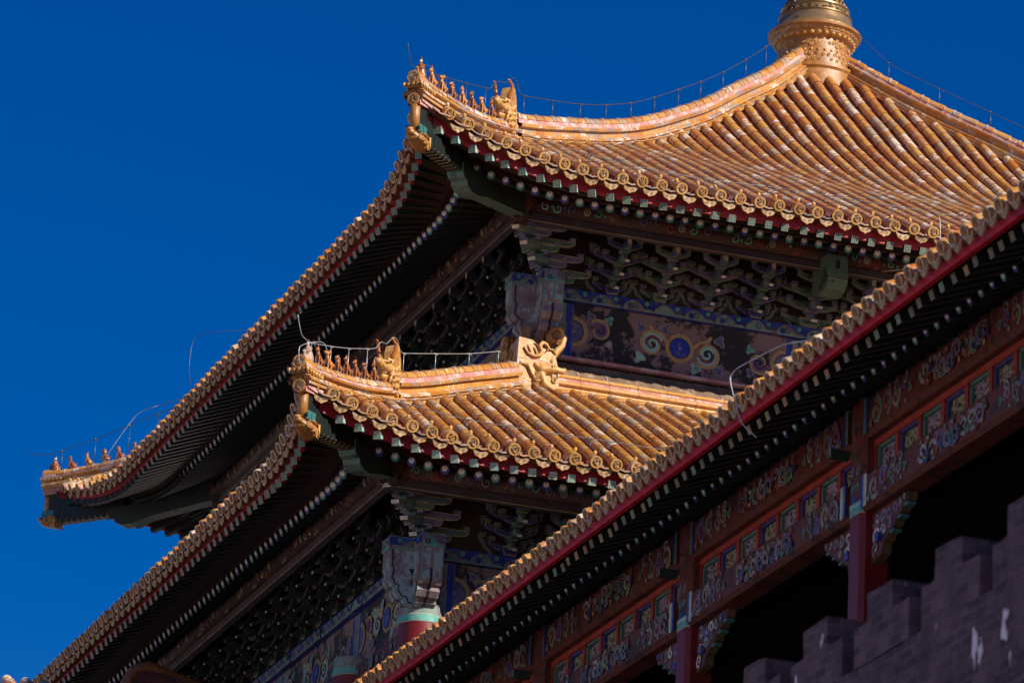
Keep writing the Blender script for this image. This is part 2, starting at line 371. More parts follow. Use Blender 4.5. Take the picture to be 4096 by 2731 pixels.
# ---- rafters (unit meshes, outer end at origin, running to +Y)
def fly_mesh(L, s, pale=False, flank=True, end=None):
    mb = MB(); h = s/2
    mb.add([(i*h, y, k*h) for y in (0, L) for k in (-1, 1) for i in (-1, 1)], [(0, 4, 5, 1), (2, 3, 7, 6), (0, 2, 6, 4), (1, 5, 7, 3)], 'rafter_green')
    # flank patch near the tip, coloured bright as if sunlit
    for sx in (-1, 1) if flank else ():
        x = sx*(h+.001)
        mb.add([(x, .0, -h), (x, .075, -h), (x, .085, 0), (x, 0, 0)], [(0, 1, 2, 3)], 'teal_pale'); mb.add([(x, .0, 0), (x, .085, 0), (x, .06, h), (x, 0, h)], [(0, 1, 2, 3)], 'rafter_lit_pink')
    mb.add([(-h, 0, -h), (h, 0, -h), (h, 0, h), (-h, 0, h)], [(0, 1, 2, 3)], end or ('teal_pale' if pale else 'teal_dark'))
    d = Deco(mb, lambda p, q, t: (p, -t, q), .002, .0004); e = h*.93; lw = s*.062; gm = 'gold_line'
    d.line([(-e, -e), (e, -e), (e, e), (-e, e), (-e, -e)], lw, gm)
    u = s*.21
    if pale: lw *= .75
    for pts in ([(-2*u*.9, u), (-u*.2, u), (-u*.2, -u*1.1), (u*.9, -u*1.1)], [(2*u*.9, -u*.1), (u*.7, -u*.1), (u*.7, u*1.7)], [(-u*1.1, -2*u*.9), (-u*1.1, -u*.1), (u*.7, -u*.1)], [(-u*.2, u*1.1), (-u*.2, 2*u*.9)], [(u*.9, -u*1.1), (u*.9, -2*u*.9)]):
        d.line(pts, lw, gm)
    return mb.mesh('flying_rafter')
def raf_mesh(L, r, col):
    mb = MB(); n = 14
    mb.tube([(0, 0, 0), (0, L, 0)], r, 'rafter_green', n, False)
    mb.add([(r*math.cos(2*PI*k/n), 0, r*math.sin(2*PI*k/n)) for k in range(n)], [list(range(n))], 'blue_dark' if col == 'blue' else 'teal_dark')
    d = Deco(mb, lambda p, q, t: (p, -t, q), .002)
    d.disc(0, r*.08, r*.80, col); d.disc(0, r*.26, r*.58, 'pinkwhite'); d.disc(0, r*.62, r*.25, 'gold_line', 12); d.disc(0, r*.62, r*.21, 'orange_dot', 12)
    return mb.mesh('rafter')
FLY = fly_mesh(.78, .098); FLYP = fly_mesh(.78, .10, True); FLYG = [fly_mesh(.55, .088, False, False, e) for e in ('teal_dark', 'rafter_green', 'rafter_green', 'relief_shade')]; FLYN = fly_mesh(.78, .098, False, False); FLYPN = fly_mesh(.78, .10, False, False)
RAF = [raf_mesh(1.35, .062, c) for c in ('blue', 'teal')]; RAFG = [raf_mesh(.95, .051, c) for c in ('blue', 'teal')]
def aim(p, q):
    """matrix with origin p, +Y towards q"""
    y = (Vector(q)-Vector(p)).normalized(); x = y.cross(Vector((0, 0, 1))).normalized(); z = x.cross(y)
    m = Matrix((x, y, z)).transposed().to_4x4(); m.translation = p; return m
def merge(name, items, parent):
    """many copies in ONE mesh, for those beyond the hundred that show largest"""
    if not items: return
    mb = MB()
    for me, M in items:
        vs = [M @ v.co for v in me.vertices]; o = len(mb.v); mb.v += [tuple(v) for v in vs]
        at = me.attributes['tint'].data
        for p in me.polygons:
            mb.f.append([o+i for i in p.vertices]); mb.m.append(me.materials[p.material_index].name); mb.s.append(p.use_smooth); mb.t.append(tuple(at[p.index].color)[:3])
    tag(mb.build(name, parent), kind='stuff')
BUD = {}
def repeat(name, items, parent, limit):
    """items sorted nearest first; the first `limit` are objects, the rest one mesh"""
    for me, M in items[:limit]: link(name, me, parent, M)
    merge(name, items[limit:], parent)

# ============================================================ the setting
mb = MB(); mb.add([(-1500, -1500, -1.6), (1500, -1500, -1.6), (1500, 1500, -1.6), (-1500, 1500, -1.6)], [(0, 1, 2, 3)], 'ground_stone')
tag(mb.build('ground'), kind='structure')

# ============================================================ corner pavilion
pav = thing('corner_pavilion', 'two tiered timber pavilion with curved amber tiled roofs and painted eaves', 'pavilion', rz(0, (0, 0, 8.9)))
PZ = Matrix.Translation((0, 0, -8.9))
ANG = (0, -PI/2, PI/2, PI); NEAR = 3
def pbuild(mb, name, f=0, parent=pav): return mb.build(name, parent, PZ @ Matrix.Rotation(ANG[f], 4, 'Z'))
def plink(me, name, f=0): return link(name, me, pav, PZ @ Matrix.Rotation(ANG[f], 4, 'Z'))
def dist_cam(p, f):
    q = Matrix.Rotation(ANG[f], 4, 'Z') @ Vector(p); return (q-co.matrix_world.translation).length

def do_roof(rf, sp, N, vmin, fly, raf, eave_z, lim):
    # fly: (v_end, dz, v_in, dz_in, spacing, a_max); raf: the same
    roofm = slope_mesh(rf, sp, N, vmin).mesh('roof_slope')
    for f in range(4):
        sl_ = plink(roofm, 'roof_slope', f)
        ts, ds = [], []
        ph = .40
        for k in range(-N, N+1):
            a = k*sp; v = rf.ve(a)
            if v < abs(a)-.25: continue
            M_ = Matrix.Translation((a+RN.uniform(-.008, .008), -v-.02+RN.uniform(-.012, .012), rf.z(a, v)+.042)) @ Matrix.Rotation(ph+RN.uniform(-.06, .06), 4, 'X') @ Matrix.Rotation(RN.uniform(-.06, .06), 4, 'Z') @ Matrix.Rotation(RN.uniform(-.4, .4), 4, 'Y')
            ts.append((EAVE[RN.randrange(8)], M_, dist_cam((a, -v, 20), f)))
            b = a+sp/2; v = rf.ve(b)
            if k < N: ds.append((DRIP[RN.randrange(3)], Matrix.Translation((b+RN.uniform(-.008, .008), -v+.03, rf.z(b, v)-.005+RN.uniform(-.008, .006))) @ Matrix.Rotation(RN.uniform(-.12, .12), 4, 'X') @ Matrix.Rotation(RN.uniform(-.07, .07), 4, 'Y'), dist_cam((b, -v, 20), f)))
        for nm, it in (('eave_tile', ts), ('drip_tile', ds)):
            it = [(m, x) for m, x, d in sorted(it, key=lambda q: q[2])]
            repeat(nm, it, sl_, lim[f])
        # eave boards
        mb = MB(); xs = [(-rf.Ec+.12)+(2*rf.Ec-.24)*i/80 for i in range(81)]
        ln = [(x, rf.ve(x), rf.z(x, rf.ve(x))) for x in xs]
        strip(mb, ln, rect(-.23, -.18, -.162, -.005), 'red_fascia')
        strip(mb, ln, rect(-.22, -.08, -.03, .0), 'mortar_red')
        vE, dz, vI, dzi, spc, amx = fly
        rE, rdz, rI, rdzi, rspc, ramx = raf
        kz = lambda a, q: eave_z+rf.lift(a)*q
        bd = lambda a: rf.bend(a)*rf.K
        ax = [-ramx-.25+(2*ramx+.5)*i/60 for i in range(61)]
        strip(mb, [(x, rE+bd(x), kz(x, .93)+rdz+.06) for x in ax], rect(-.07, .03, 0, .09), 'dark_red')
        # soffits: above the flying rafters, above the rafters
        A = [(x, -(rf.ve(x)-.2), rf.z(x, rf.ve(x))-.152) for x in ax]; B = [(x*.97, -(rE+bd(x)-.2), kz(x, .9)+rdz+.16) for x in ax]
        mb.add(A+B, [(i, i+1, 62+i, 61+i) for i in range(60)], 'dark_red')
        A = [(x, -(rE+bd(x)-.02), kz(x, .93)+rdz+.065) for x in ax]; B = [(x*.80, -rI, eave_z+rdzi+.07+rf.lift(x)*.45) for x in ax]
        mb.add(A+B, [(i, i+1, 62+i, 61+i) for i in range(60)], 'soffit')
        ev = pbuild(mb, 'eave_board', f)
        fs, rs = [], []
        a1 = rf.a0-1.4; cin = lambda a, top, tin: a if abs(a) < a1 else math.copysign(a1+(abs(a)-a1)*(tin-a1)/(top-a1), a)
        n = int(amx/spc)
        for k in range(-n, n+1):
            a = k*spc+RN.uniform(-.013, .013)
            p = Vector((a, -(vE+bd(a)), kz(a, 1)+dz)); q = Vector((cin(a, amx, vI+.05), -vI, kz(a, .8)+dzi))
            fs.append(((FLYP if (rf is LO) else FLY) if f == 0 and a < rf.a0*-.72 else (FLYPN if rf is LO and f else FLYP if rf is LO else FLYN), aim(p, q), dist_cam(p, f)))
        n = int(ramx/rspc)
        for k in range(-n, n+1):
            a = k*rspc
            p = Vector((a, -(rE+bd(a)), kz(a, .93)+rdz)); q = Vector((cin(a, ramx, rI), -rI, eave_z+rdzi+rf.lift(a)*.45))
            rs.append((RAF[k % 2], aim(p, q), dist_cam(p, f)))
        if f < 2 or True:
            for nm, it in (('flying_rafter', fs), ('rafter', rs)):
                it = [(m, x) for m, x, d in sorted(it, key=lambda q: q[2])]
                repeat(nm, it, ev, lim[f])
do_roof(UP, .281, 32, .6, (8.945, -.225, 8.22, .06, .253, 9.2), (8.2, -.08, 7.0, .42, .217, 8.35), 22.9, (30, 24, 0, 0))
do_roof(LO, .2725, 41, 6.9, (10.845, -.20, 10.15, .07, .262, 11.0), (10.1, -.10, 9.1, .32, .226, 10.2), 18.28, (18, 28, 0, 0))

# ---- hip ridges
def hip_mesh(rf, d0, d1, dk):
    """local +X = outward along the diagonal; d1 inner end, d0 tip, dk where the big beast stands"""
    mb = MB(); ds = [d0]
    while ds[-1] > d1+.1: ds.append(ds[-1]-.19)
    for i in range(len(ds)-1):
        da, db = ds[i], ds[i+1]; dm = (da+db)/2; k = .64 if dm > dk else 1.
        t1, t2, t3 = tint(), tint(.1), tint(.15)
        P = lambda d, s, h, e=0: (d*S2, s, rf.hip(d)-.04+h*k+e)
        secs = [(.0, .14, .07, .145, 'ridge_glaze', t1), (.07, .145, .075, .165, 'ridge_glaze', t2), (.075, .165, .095, .165, 'ridge_glaze', t2), (.095, .165, .10, .10, 'ridge_glaze', t2),
                (.10, .10, .12, .145, 'ridge_glaze', t3), (.12, .145, .15, .145, 'ridge_glaze', t3), (.15, .145, .172, .085, 'ridge_glaze', t3), (.172, .085, .25, .082, 'ridge_glaze', t1), (.25, .082, .262, .135, 'ridge_glaze', t2),
                (.262, .135, .30, .145, 'ridge_glaze', t2), (.30, .145, .32, .085, 'ridge_glaze', t2), (.32, .085, .385, .078, 'mortar', t1)]
        for ha, sa, hb, sb, m_, tn in secs:
            for sg in (-1, 1):
                mb.add([P(da, sg*sa, ha), P(db, sg*sa, ha), P(db, sg*sb, hb), P(da, sg*sb, hb)], [(0, 1, 2, 3) if sg < 0 else (3, 2, 1, 0)], m_, tn)
        arc = [PI*j/8 for j in range(9)]; r = .088
        va = [(da*S2, -r*1.03*math.cos(t), rf.hip(da)-.04+.385*k+r*1.03*math.sin(t)) for t in arc]; vb = [(db*S2-.012, -r*.93*math.cos(t), rf.hip(db)-.04+.385*k+r*.93*math.sin(t)) for t in arc]
        mb.add(va+vb, [(j, j+1, 10+j, 9+j) for j in range(8)], 'ridge_glaze', t1, True); mb.add(va, [tuple(range(9))], 'ridge_glaze', t1)
        if i % 2: mb.tube([((da*.6+db*.4)*S2, -(r+.004)*math.cos(t), rf.hip(da*.6+db*.4)-.04+.385*k+(r+.004)*math.sin(t)) for t in arc], .006, 'lead', 4)
    hd = rf.hip(dk-.1)-.04; mb.box(((dk+.04)*S2, 0, hd+.20), (.03, .25, .46), 'ridge_glaze')
    # tip: round end tile over carved blocks, and the corner tile under it
    z0 = rf.hip(d0)
    e = MB()
    Mx = Matrix.Translation((d0*S2+.03, 0, z0+.245)) @ Matrix.Rotation(PI/2, 4, 'Z') @ Matrix.Rotation(-.05, 4, 'X')
    me = EAVE[1]
    def put(me, Mx, k=1.):
        o = len(mb.v); mb.v += [tuple(Mx @ (v.co*k)) for v in me.vertices]
        for p in me.polygons: mb.f.append([o+i for i in p.vertices]); mb.m.append(me.materials[p.material_index].name); mb.s.append(p.use_smooth); mb.t.append((.5, .2, .5))
    put(me, Mx, 1.12)
    put(EAVE[5], Matrix.Translation((d0*S2+.0, 0, z0-.06)) @ Matrix.Rotation(PI/2, 4, 'Z') @ Matrix.Rotation(.12, 4, 'X'), 1.05)
    for zz, lx, wd in ((z0+.135, .02, .25), (z0+.055, -.05, .21)):
        mb.box((d0*S2-.2+lx, 0, zz), (.42, wd, .075), 'carved_dark', taper=.9)
        for sg in (-1, 1):
            for j in range(6): mb.sphere((d0*S2-.37+lx+.075*j, sg*wd/2, zz+.005), .034, 'carved', 8, (1, .5, 1))
        for j in range(3): mb.sphere((d0*S2+.01+lx, -.07+.07*j, zz), .034, 'carved_dark', 8, (.6, 1, 1))
    mb.box((d0*S2-.35, 0, z0-.02), (.6, .22, .12), 'mortar')
    return mb
HA = {'near': rad(225), 'right': rad(315), 'far': rad(135), 'back': rad(45)}
hipU = hip_mesh(UP, 9.56, .42, 7.55).mesh('hip_ridge'); hipL = hip_mesh(LO, 11.38, 7.12, 9.65).mesh('hip_ridge')
for nm in HA:
    link('hip_ridge', hipU, pav, PZ @ Matrix.Rotation(HA[nm], 4, 'Z')); link('hip_ridge', hipL, pav, PZ @ Matrix.Rotation(HA[nm], 4, 'Z'))

# ---- sculpted glazed pieces: capsules fused into one skin
def fuse(name, caps, voxel, mats, extra=None, smooth=2):
    mb = MB()
    for c in caps:
        p, q, ra, rb = Vector(c[0]), Vector(c[1]), c[2], c[3]
        d = q-p; L = d.length
        if L < 1e-5: mb.sphere(p, ra, mats, 12); continue
        t = d/L; pts, rs = [], []
        for a in (90, 60, 30, 0): pts.append(p-t*ra*math.sin(rad(a))); rs.append(max(ra*math.cos(rad(a)), ra*.04))
        for a in (0, 30, 60, 90): pts.append(q+t*rb*math.sin(rad(a))); rs.append(max(rb*math.cos(rad(a)), rb*.04))
        mb.tube(pts, rs, mats, 12)
    o = link('tmp', mb.mesh('tmp'))
    m = o.modifiers.new('r', 'REMESH'); m.mode = 'VOXEL'; m.voxel_size = voxel; m.use_smooth_shade = True
    m2 = o.modifiers.new('s', 'SMOOTH'); m2.iterations = smooth; m2.factor = .5
    dg = bpy.context.evaluated_depsgraph_get(); me = bpy.data.meshes.new_from_object(o.evaluated_get(dg)); me.name = name
    bpy.data.objects.remove(o)
    me.materials.clear(); me.materials.append(MT[mats]); return me
def mir(l): return l+[((p[0], -p[1], p[2]), (q[0], -q[1], q[2]), a, b) for p, q, a, b in l if abs(p[1])+abs(q[1]) > 1e-6]
def beast_caps(kind):
    b = [((-.042, 0, .045), (-.012, 0, .085), .036, .032), ((-.012, 0, .085), (.016, 0, .118), .031, .028), ((.016, 0, .118), (.022, 0, .16), .024, .017)]
    l = mir([((.026, .020, .105), (.034, .021, .055), .015, .011), ((.034, .021, .055), (.036, .022, .012), .010, .009), ((.036, .022, .010), (.050, .022, .008), .010, .008),
             ((-.04, .026, .05), (-.008, .034, .036), .026, .015), ((-.008, .034, .036), (-.018, .032, .010), .013, .010), ((-.018, .032, .009), (.008, .034, .008), .010, .008)])
    h = [((.028, 0, .176), (.036, 0, .178), .024, .022)]
    if kind == 'phoenix': h += [((.045, 0, .178), (.078, 0, .172), .012, .004), ((.02, 0, .195), (-.005, 0, .225), .012, .005), ((.03, 0, .198), (.02, 0, .228), .010, .004), ((-.05, 0, .05), (-.10, 0, .04), .03, .008)]
    elif kind == 'lion':
        h += [((.045, 0, .170), (.060, 0, .168), .018, .014)]+mir([((.01, .018, .165), (.0, .022, .13), .016, .012), ((.025, .02, .19), (.02, .02, .197), .012, .01)])+[((.012, 0, .195), (-.006, 0, .15), .02, .016)]
    elif kind == 'horse': h += [((.045, 0, .174), (.075, 0, .160), .015, .011), ((.01, 0, .2), (-.005, 0, .14), .012, .01)]+mir([((.02, .012, .195), (.018, .014, .218), .008, .003)])
    elif kind == 'crest': h += [((.045, 0, .176), (.070, 0, .176), .013, .010), ((.022, 0, .195), (.018, 0, .238), .014, .004), ((.04, 0, .165), (.066, 0, .160), .010, .007)]
    elif kind == 'flat': h += [((.045, 0, .18), (.070, 0, .184), .016, .014), ((.0, .018, .19), (.0, -.018, .19), .02, .02), ((.0, .016, .208), (.0, -.016, .208), .012, .012)]
    elif kind == 'round': h += [((.045, 0, .170), (.062, 0, .167), .018, .014)]+mir([((.02, .022, .182), (.012, .027, .18), .010, .007)])
    elif kind == 'wolf': h += [((.045, 0, .174), (.082, 0, .170), .014, .009)]+mir([((.018, .013, .192), (.012, .016, .215), .010, .003)])
    elif kind == 'fish': h += [((.045, 0, .174), (.066, 0, .172), .015, .011), ((.018, 0, .195), (.016, 0, .245), .020, .008), ((-.05, 0, .05), (-.10, 0, .012), .028, .012), ((-.10, 0, .012), (-.135, .02, -.005), .012, .005), ((-.10, 0, .012), (-.135, -.02, -.005), .012, .005)]
    if kind not in ('fish', 'phoenix'): b += [((-.065, 0, .03), (-.078, 0, .075), .012, .010), ((-.078, 0, .075), (-.066, 0, .105), .010, .004)]
    return b+l+h
KINDS = ['crest', 'flat', 'lion', 'phoenix', 'horse', 'round', 'fish', 'wolf']
BEAST = {}
def beast(kind, mat):
    if (kind, mat) not in BEAST:
        me = fuse('beast', beast_caps(kind), .0052, mat, smooth=2); BEAST[(kind, mat)] = me
    return BEAST[(kind, mat)]
RIDER = fuse('rider', [((-.03, 0, .02), (-.02, 0, .08), .062, .055), ((-.02, 0, .08), (-.012, 0, .15), .052, .036), ((.02, 0, .03), (.06, 0, .035), .045, .03), ((-.01, 0, .17), (-.008, 0, .19), .02, .014),
    ((-.015, .035, .15), (.022, .03, .115), .017, .014), ((-.015, -.035, .15), (.022, -.03, .115), .017, .014), ((.022, .03, .115), (.04, 0, .105), .014, .014), ((.022, -.03, .115), (.04, 0, .105), .014, .014),
    ((.06, 0, .045), (.075, 0, .10), .022, .016), ((.075, 0, .105), (.105, 0, .098), .016, .005), ((-.07, 0, .03), (-.10, 0, .07), .035, .01)], .0055, 'figure_grey')
RIDER_G = RIDER.copy(); RIDER_G.materials[0] = MT['figure_brown']
def rider_parts(root):
    mb = MB(); mb.sphere((-.006, 0, .212), .021, 'pale', 12, (.95, .85, 1.2)); mb.sphere((.013, 0, .208), .004, 'pale', 6)
    for sg in (-1, 1): mb.sphere((.0125, sg*.007, .214), .0028, 'black', 6); mb.sphere((-.006, sg*.018, .212), .005, 'pale', 6, (1, .5, 1.4))
    mb.sphere((.0125, 0, .200), .0035, 'horn', 6, (1, 2, .6)); mb.build('head', root)
    mb = MB(); mb.lathe([(.0215, .224), (.019, .238), (.015, .239), (.015, .252), (0, .253)], 'black', 12, (-.008, 0, 0)); mb.build('hat', root)
def hip_pt(rf, d, key, dk, extra=0):
    k = .64 if d > dk else 1.
    z = rf.hip(d)-.04+.385*k+.088+extra; a = HA[key]; e = (rf.hip(d-.15)-rf.hip(d+.15))/(.3*S2)
    return Matrix.Translation((d*S2*math.cos(a), d*S2*math.sin(a), z)) @ Matrix.Rotation(a, 4, 'Z') @ Matrix.Rotation(math.atan(e)*.35, 4, 'Y')
DESC = {'crest': 'with pointed crest', 'flat': 'with flat head', 'lion': 'with curly mane', 'phoenix': 'with beak', 'horse': 'with long muzzle', 'round': 'with round head', 'fish': 'with forked tail', 'wolf': 'with pricked ears'}
ORD = ['first', 'second', 'third', 'fourth', 'fifth', 'sixth', 'seventh']
def figures(rf, key, dk, ds, kinds, mats, where, drider, rmesh, group, sc_=1.):
    r = thing('ridge_figure', 'robed rider figure with black hat at the tip of the '+where, 'figurine', hip_pt(rf, drider, key, dk, -.012) @ Matrix.Scale(sc_, 4), group)
    link('robe', rmesh, r); rider_parts(r)
    for i, d in enumerate(ds):
        o = link('ridge_figure', beast(kinds[i], mats[i]), None, hip_pt(rf, d, key, dk, -.012) @ Matrix.Rotation(RN.uniform(-.18, .18), 4, 'Z') @ Matrix.Scale(sc_*RN.uniform(.96, 1.06), 4))
        tag(o, 'seated beast %s, %s behind the rider on the %s' % (DESC[kinds[i]], ORD[i], where), 'figurine', group)
fb, fy = 'figure_brown', 'figure'
figures(UP, 'near', 7.55, [9.2, 8.99, 8.78, 8.56, 8.35, 8.14, 7.93], ['crest', 'flat', 'lion', 'phoenix', 'horse', 'round', 'fish'], [fy, fy, fb, fy, fb, fy, fb], 'upper near ridge', 9.45, RIDER_G, 'figures on the upper near ridge', 1.16)
figures(LO, 'near', 9.65, [11.05, 10.87, 10.69, 10.52, 10.35, 10.18, 10.0], ['crest', 'flat', 'lion', 'phoenix', 'horse', 'round', 'fish'], [fb, fy, fb, fb, fb, fb, fb], 'lower near ridge', 11.26, RIDER, 'figures on the lower near ridge', 1.12)
figures(UP, 'far', 7.55, [9.23, 9.01, 8.78, 8.59, 8.37, 8.15], ['wolf', 'phoenix', 'lion', 'horse', 'wolf', 'round'], [fb, fy, fb, fb, fb, fy], 'far left ridge', 9.46, RIDER_G, 'figures on the far left ridge', 1.12)

# ---- large horned beast heads
def beast_head(Mx, label, k=1.):
    root = thing('beast_head', label, 'roof ornament', Mx @ Matrix.Scale(k, 4), 'horned beast heads on the hip ridges')
    caps = [((-.10, 0, -.16), (-.06, 0, .06), .085, .10), ((-.06, 0, .06), (.04, 0, .13), .10, .085), ((.04, 0, .14), (.15, 0, .135), .07, .05), ((.15, 0, .14), (.20, 0, .155), .052, .042),
            ((.02, 0, .04), (.10, 0, .02), .055, .035), ((-.02, 0, -.05), (.02, 0, -.02), .07, .05)]
    caps += mir([((.03, .07, .165), (.075, .06, .185), .025, .02), ((.19, .03, .185), (.20, .035, .19), .018, .014), ((-.02, .09, .10), (-.07, .11, .15), .03, .015), ((.0, .085, .05), (.04, .075, .035), .026, .02), ((-.03, .09, .0), (.01, .085, -.02), .026, .02), ((-.07, .085, -.06), (-.03, .085, -.08), .03, .022), ((-.09, .08, -.13), (-.05, .08, -.15), .03, .025)])
    caps += mir([((.16, .045, .165), (.10, .075, .165), .016, .014), ((.20, .02, .17), (.215, .022, .18), .014, .012), ((.02, .085, .19), (.09, .06, .205), .016, .010), ((-.05, .10, .05), (-.09, .12, .08), .022, .010), ((-.06, .10, .0), (-.11, .115, .02), .022, .010), ((.05, .07, .0), (.06, .06, -.05), .02, .008), ((.01, .075, -.03), (.02, .07, -.08), .02, .008)])
    link('head', fuse('head', caps, .0075, 'carved', smooth=1), root)
    # flame-like mane plate
    mb = MB()
    pr = [(-.20, -.18), (-.05, -.10), (-.02, .05), (-.03, .20), (-.06, .32), (-.09, .385), (-.13, .40), (-.17, .37), (-.20, .26), (-.215, .10), (-.22, -.05)]
    mb.prism(pr, lambda p, q, d: (p, d, q), -.06, .06, 'carved')
    for sg in (-1, 1):
        d = Deco(mb, lambda p, q, t: (p, sg*(.06+t), q), .002)
        for j in range(5): d.line([(-.19+.035*j+.012*math.sin(z*30+j), z) for z in [(-.05+.34*u/9+.05*(2-abs(j-2))*u/9) for u in range(10)]], .009, 'carved_dark')  # dark ribbing paints crevice shade into the mane
    mb.build('mane', root)
    for sg in (-1, 1):
        mb = MB(); mb.tube([(.0, sg*.05, .20), (.02, sg*.075, .24), (-.005, sg*.10, .31), (.0, sg*.105, .37), (.05, sg*.09, .42), (.085, sg*.085, .42)], [.026, .024, .022, .019, .014, .006], 'horn', 8); mb.build('horn', root)
        mb = MB(); mb.sphere((.068, sg*.076, .172), .015, 'black', 10); mb.build('eye', root)
    mb = MB(); pts = [(.195, -.055, .11), (.12, -.068, .075), (.05, -.085, .07)]
    for sg in (-1, 1):
        mb.tube([(a, b*sg, c) for a, b, c in pts], .010, 'carved_dark', 6)
        for j in range(3):
            mb.tube([(q[0]*1., sg*(.088-.004*j), q[1]) for q in spiral(-.01-.045*j, .03-.07*j, .035, 1.2, 0, 1, 12)], .008, 'carved', 5)
        for j in range(4): mb.tube([(.17-.035*j, sg*.055, .10-.008*j), (.17-.035*j, sg*.055, .075-.01*j)], [.008, .002], 'pale', 5)
    mb.build('jaw', root)
    return root
beast_head(hip_pt(UP, 7.68, 'near', 7.55, .02), 'amber horned beast head with flame mane behind the figures on the upper near ridge', 1.22)
beast_head(hip_pt(LO, 9.76, 'near', 9.65, .02), 'amber horned beast head with flame mane behind the figures on the lower near ridge', 1.22)
beast_head(hip_pt(UP, 7.66, 'far', 7.55, .02), 'brown horned beast head half hidden by the far left eave', 1.2)

# ---- beast caps on the corner beams, and the beams
def corner_beam(rf, key, dtip, dscroll, din, zt, zs):
    a = HA[key]
    mb = MB()
    # upper beam: curved, with fluted underside
    n = 14; pr = []
    def zb(t): return zs+(zt-zs)*t+.06*t*t
    xs = [dscroll*S2-.25+(dtip-dscroll+.12)*S2*i/n for i in range(n+1)]
    for i in range(n):
        x0, x1 = xs[i], xs[i+1]; t0, t1 = i/n, (i+1)/n
        mb.add([(x, y, z) for x, zz in ((x0, zb(t0)), (x1-.012, zb(t1))) for y, z in ((-.10, zz+.20), (-.10, zz), (-.07, zz-.03), (.07, zz-.03), (.10, zz), (.10, zz+.20))],
               [(0, 1, 7, 6), (1, 2, 8, 7), (2, 3, 9, 8), (3, 4, 10, 9), (4, 5, 11, 10)], 'teal_dark' if i > n-3 else 'rafter_green')
        mb.add([(x1-.03, y, zb(t1)+z) for y, z in ((-.102, .002), (.102, .002), (.07, -.036), (-.07, -.036))]+[(x1-.012, y, zb(t1)+z) for y, z in ((-.102, .002), (.102, .002), (.07, -.036), (-.07, -.036))], [(3, 2, 6, 7), (0, 3, 7, 4), (1, 5, 6, 2)], 'gold_line')
    zc0 = zb(0); mb.prism([(xs[0], zc0-.02)]+[(xs[i], zb(i/n)-.02) for i in range(n+1)]+[(xs[n]-.02, rf.hip(dtip)-.12), (xs[0], zc0+.42)], lambda p, q, d: (p, d, q), -.05, .05, 'rafter_green')
    mb.prism([(xs[0], zc0-.02)]+[(xs[i], zb(i/n)-.02) for i in range(n+1)]+[(xs[n], zb(1)+.15), (xs[0], zc0+.19)], lambda p, q, d: (p, d, q), -.094, .094, 'rafter_green')
    mb.tube([(dtip*S2-.13, 0, zt+.15), (dtip*S2-.13, 0, rf.hip(dtip-.1)-.02)], .066, 'carved_dark', 14)
    # lower beam with a scrolled nose
    x = dscroll*S2; zz = zs-.03
    nose = [(-2.6, .62), (-2.6, .26), (-.75, -.02), (-.42, -.11), (-.24, -.115), (-.13, -.07), (-.10, -.01), (-.02, .01), (.02, .06), (.02, .20), (-.4, .22)]
    mb.prism(nose, lambda p, q, d: (x+p, d, zz-.10+q), -.12, .12, 'green_deep', 'green_dark')
    d = Deco(mb, lambda p, q, t: (x+.02+t, p, zz-.10+q), .003); d.line([(0, .05), (0, .2)], .026, 'ink'); d.line([(-.12, .13), (.12, .13)], .012, 'ink')
    d.line([(-.11, .062), (.11, .062), (.11, .195), (-.11, .195), (-.11, .062)], .010, 'teal')
    o = mb.build('corner_beam', pav, PZ @ Matrix.Rotation(a, 4, 'Z'))
    # beast cap
    X = dtip*S2
    caps = [((-.28, 0, .0), (-.06, 0, .02), .13, .125), ((-.28, 0, -.08), (-.08, 0, -.05), .11, .08), ((-.06, 0, .03), (.05, 0, .07), .11, .07), ((.05, 0, .08), (.10, 0, .115), .065, .045), ((-.06, 0, -.05), (.01, 0, -.03), .07, .05)]
    caps += mir([((-.07, .10, .10), (-.02, .09, .125), .035, .025), ((.08, .04, .135), (.09, .045, .15), .022, .015), ((-.13, .12, -.03), (-.08, .12, -.045), .035, .03), ((-.2, .12, -.06), (-.15, .12, -.08), .035, .03), ((-.24, .115, .10), (-.16, .12, .11), .03, .03)])
    Z68 = Matrix.Diagonal((.9, .9, .64, 1)); c = link('beast_cap', fuse('beast_cap', caps, .010, 'carved_dark', smooth=1), o, Matrix.Translation((X-.08, 0, zt+.075)) @ Z68)  # cap in the darker glaze: its partial shade is put into the colour
    mb = MB()
    for sg in (-1, 1):
        mb.sphere((X-.10, sg*.105, zt+.165), .026, 'black', 10)
        for j, (px, pz, r) in enumerate(((-.19, -.02, .045), (-.24, -.075, .05), (-.30, .0, .05), (-.28, -.13, .04))): mb.tube([(X-.06+q[0], sg*.128, zt+.05+q[1]) for q in spiral(px, pz, r, 1.3, .5+j, 1, 14)], .010, 'carved', 5)
        mb.tube([(X+.02, sg*.055, zt+.085), (X-.07, sg*.09, zt+.045), (X-.15, sg*.125, zt+.06), (X-.18, sg*.13, zt+.10)], [.012, .016, .018, .008], 'carved', 6)
        mb.tube([(X-.36, sg*.14, zt+.16), (X-.36, sg*.14, zt-.09)], .018, 'carved', 6)
    mb.build('beast_face', o, Matrix.Translation((X-.08, 0, zt+.075)) @ Z68 @ Matrix.Translation((-X+.06, 0, -zt-.05)))
for key in HA:
    corner_beam(UP, key, 9.60, 8.62, 7.0, 22.72, 22.84)
    corner_beam(LO, key, 11.38, 10.42, 9.1, 18.0, 18.20)

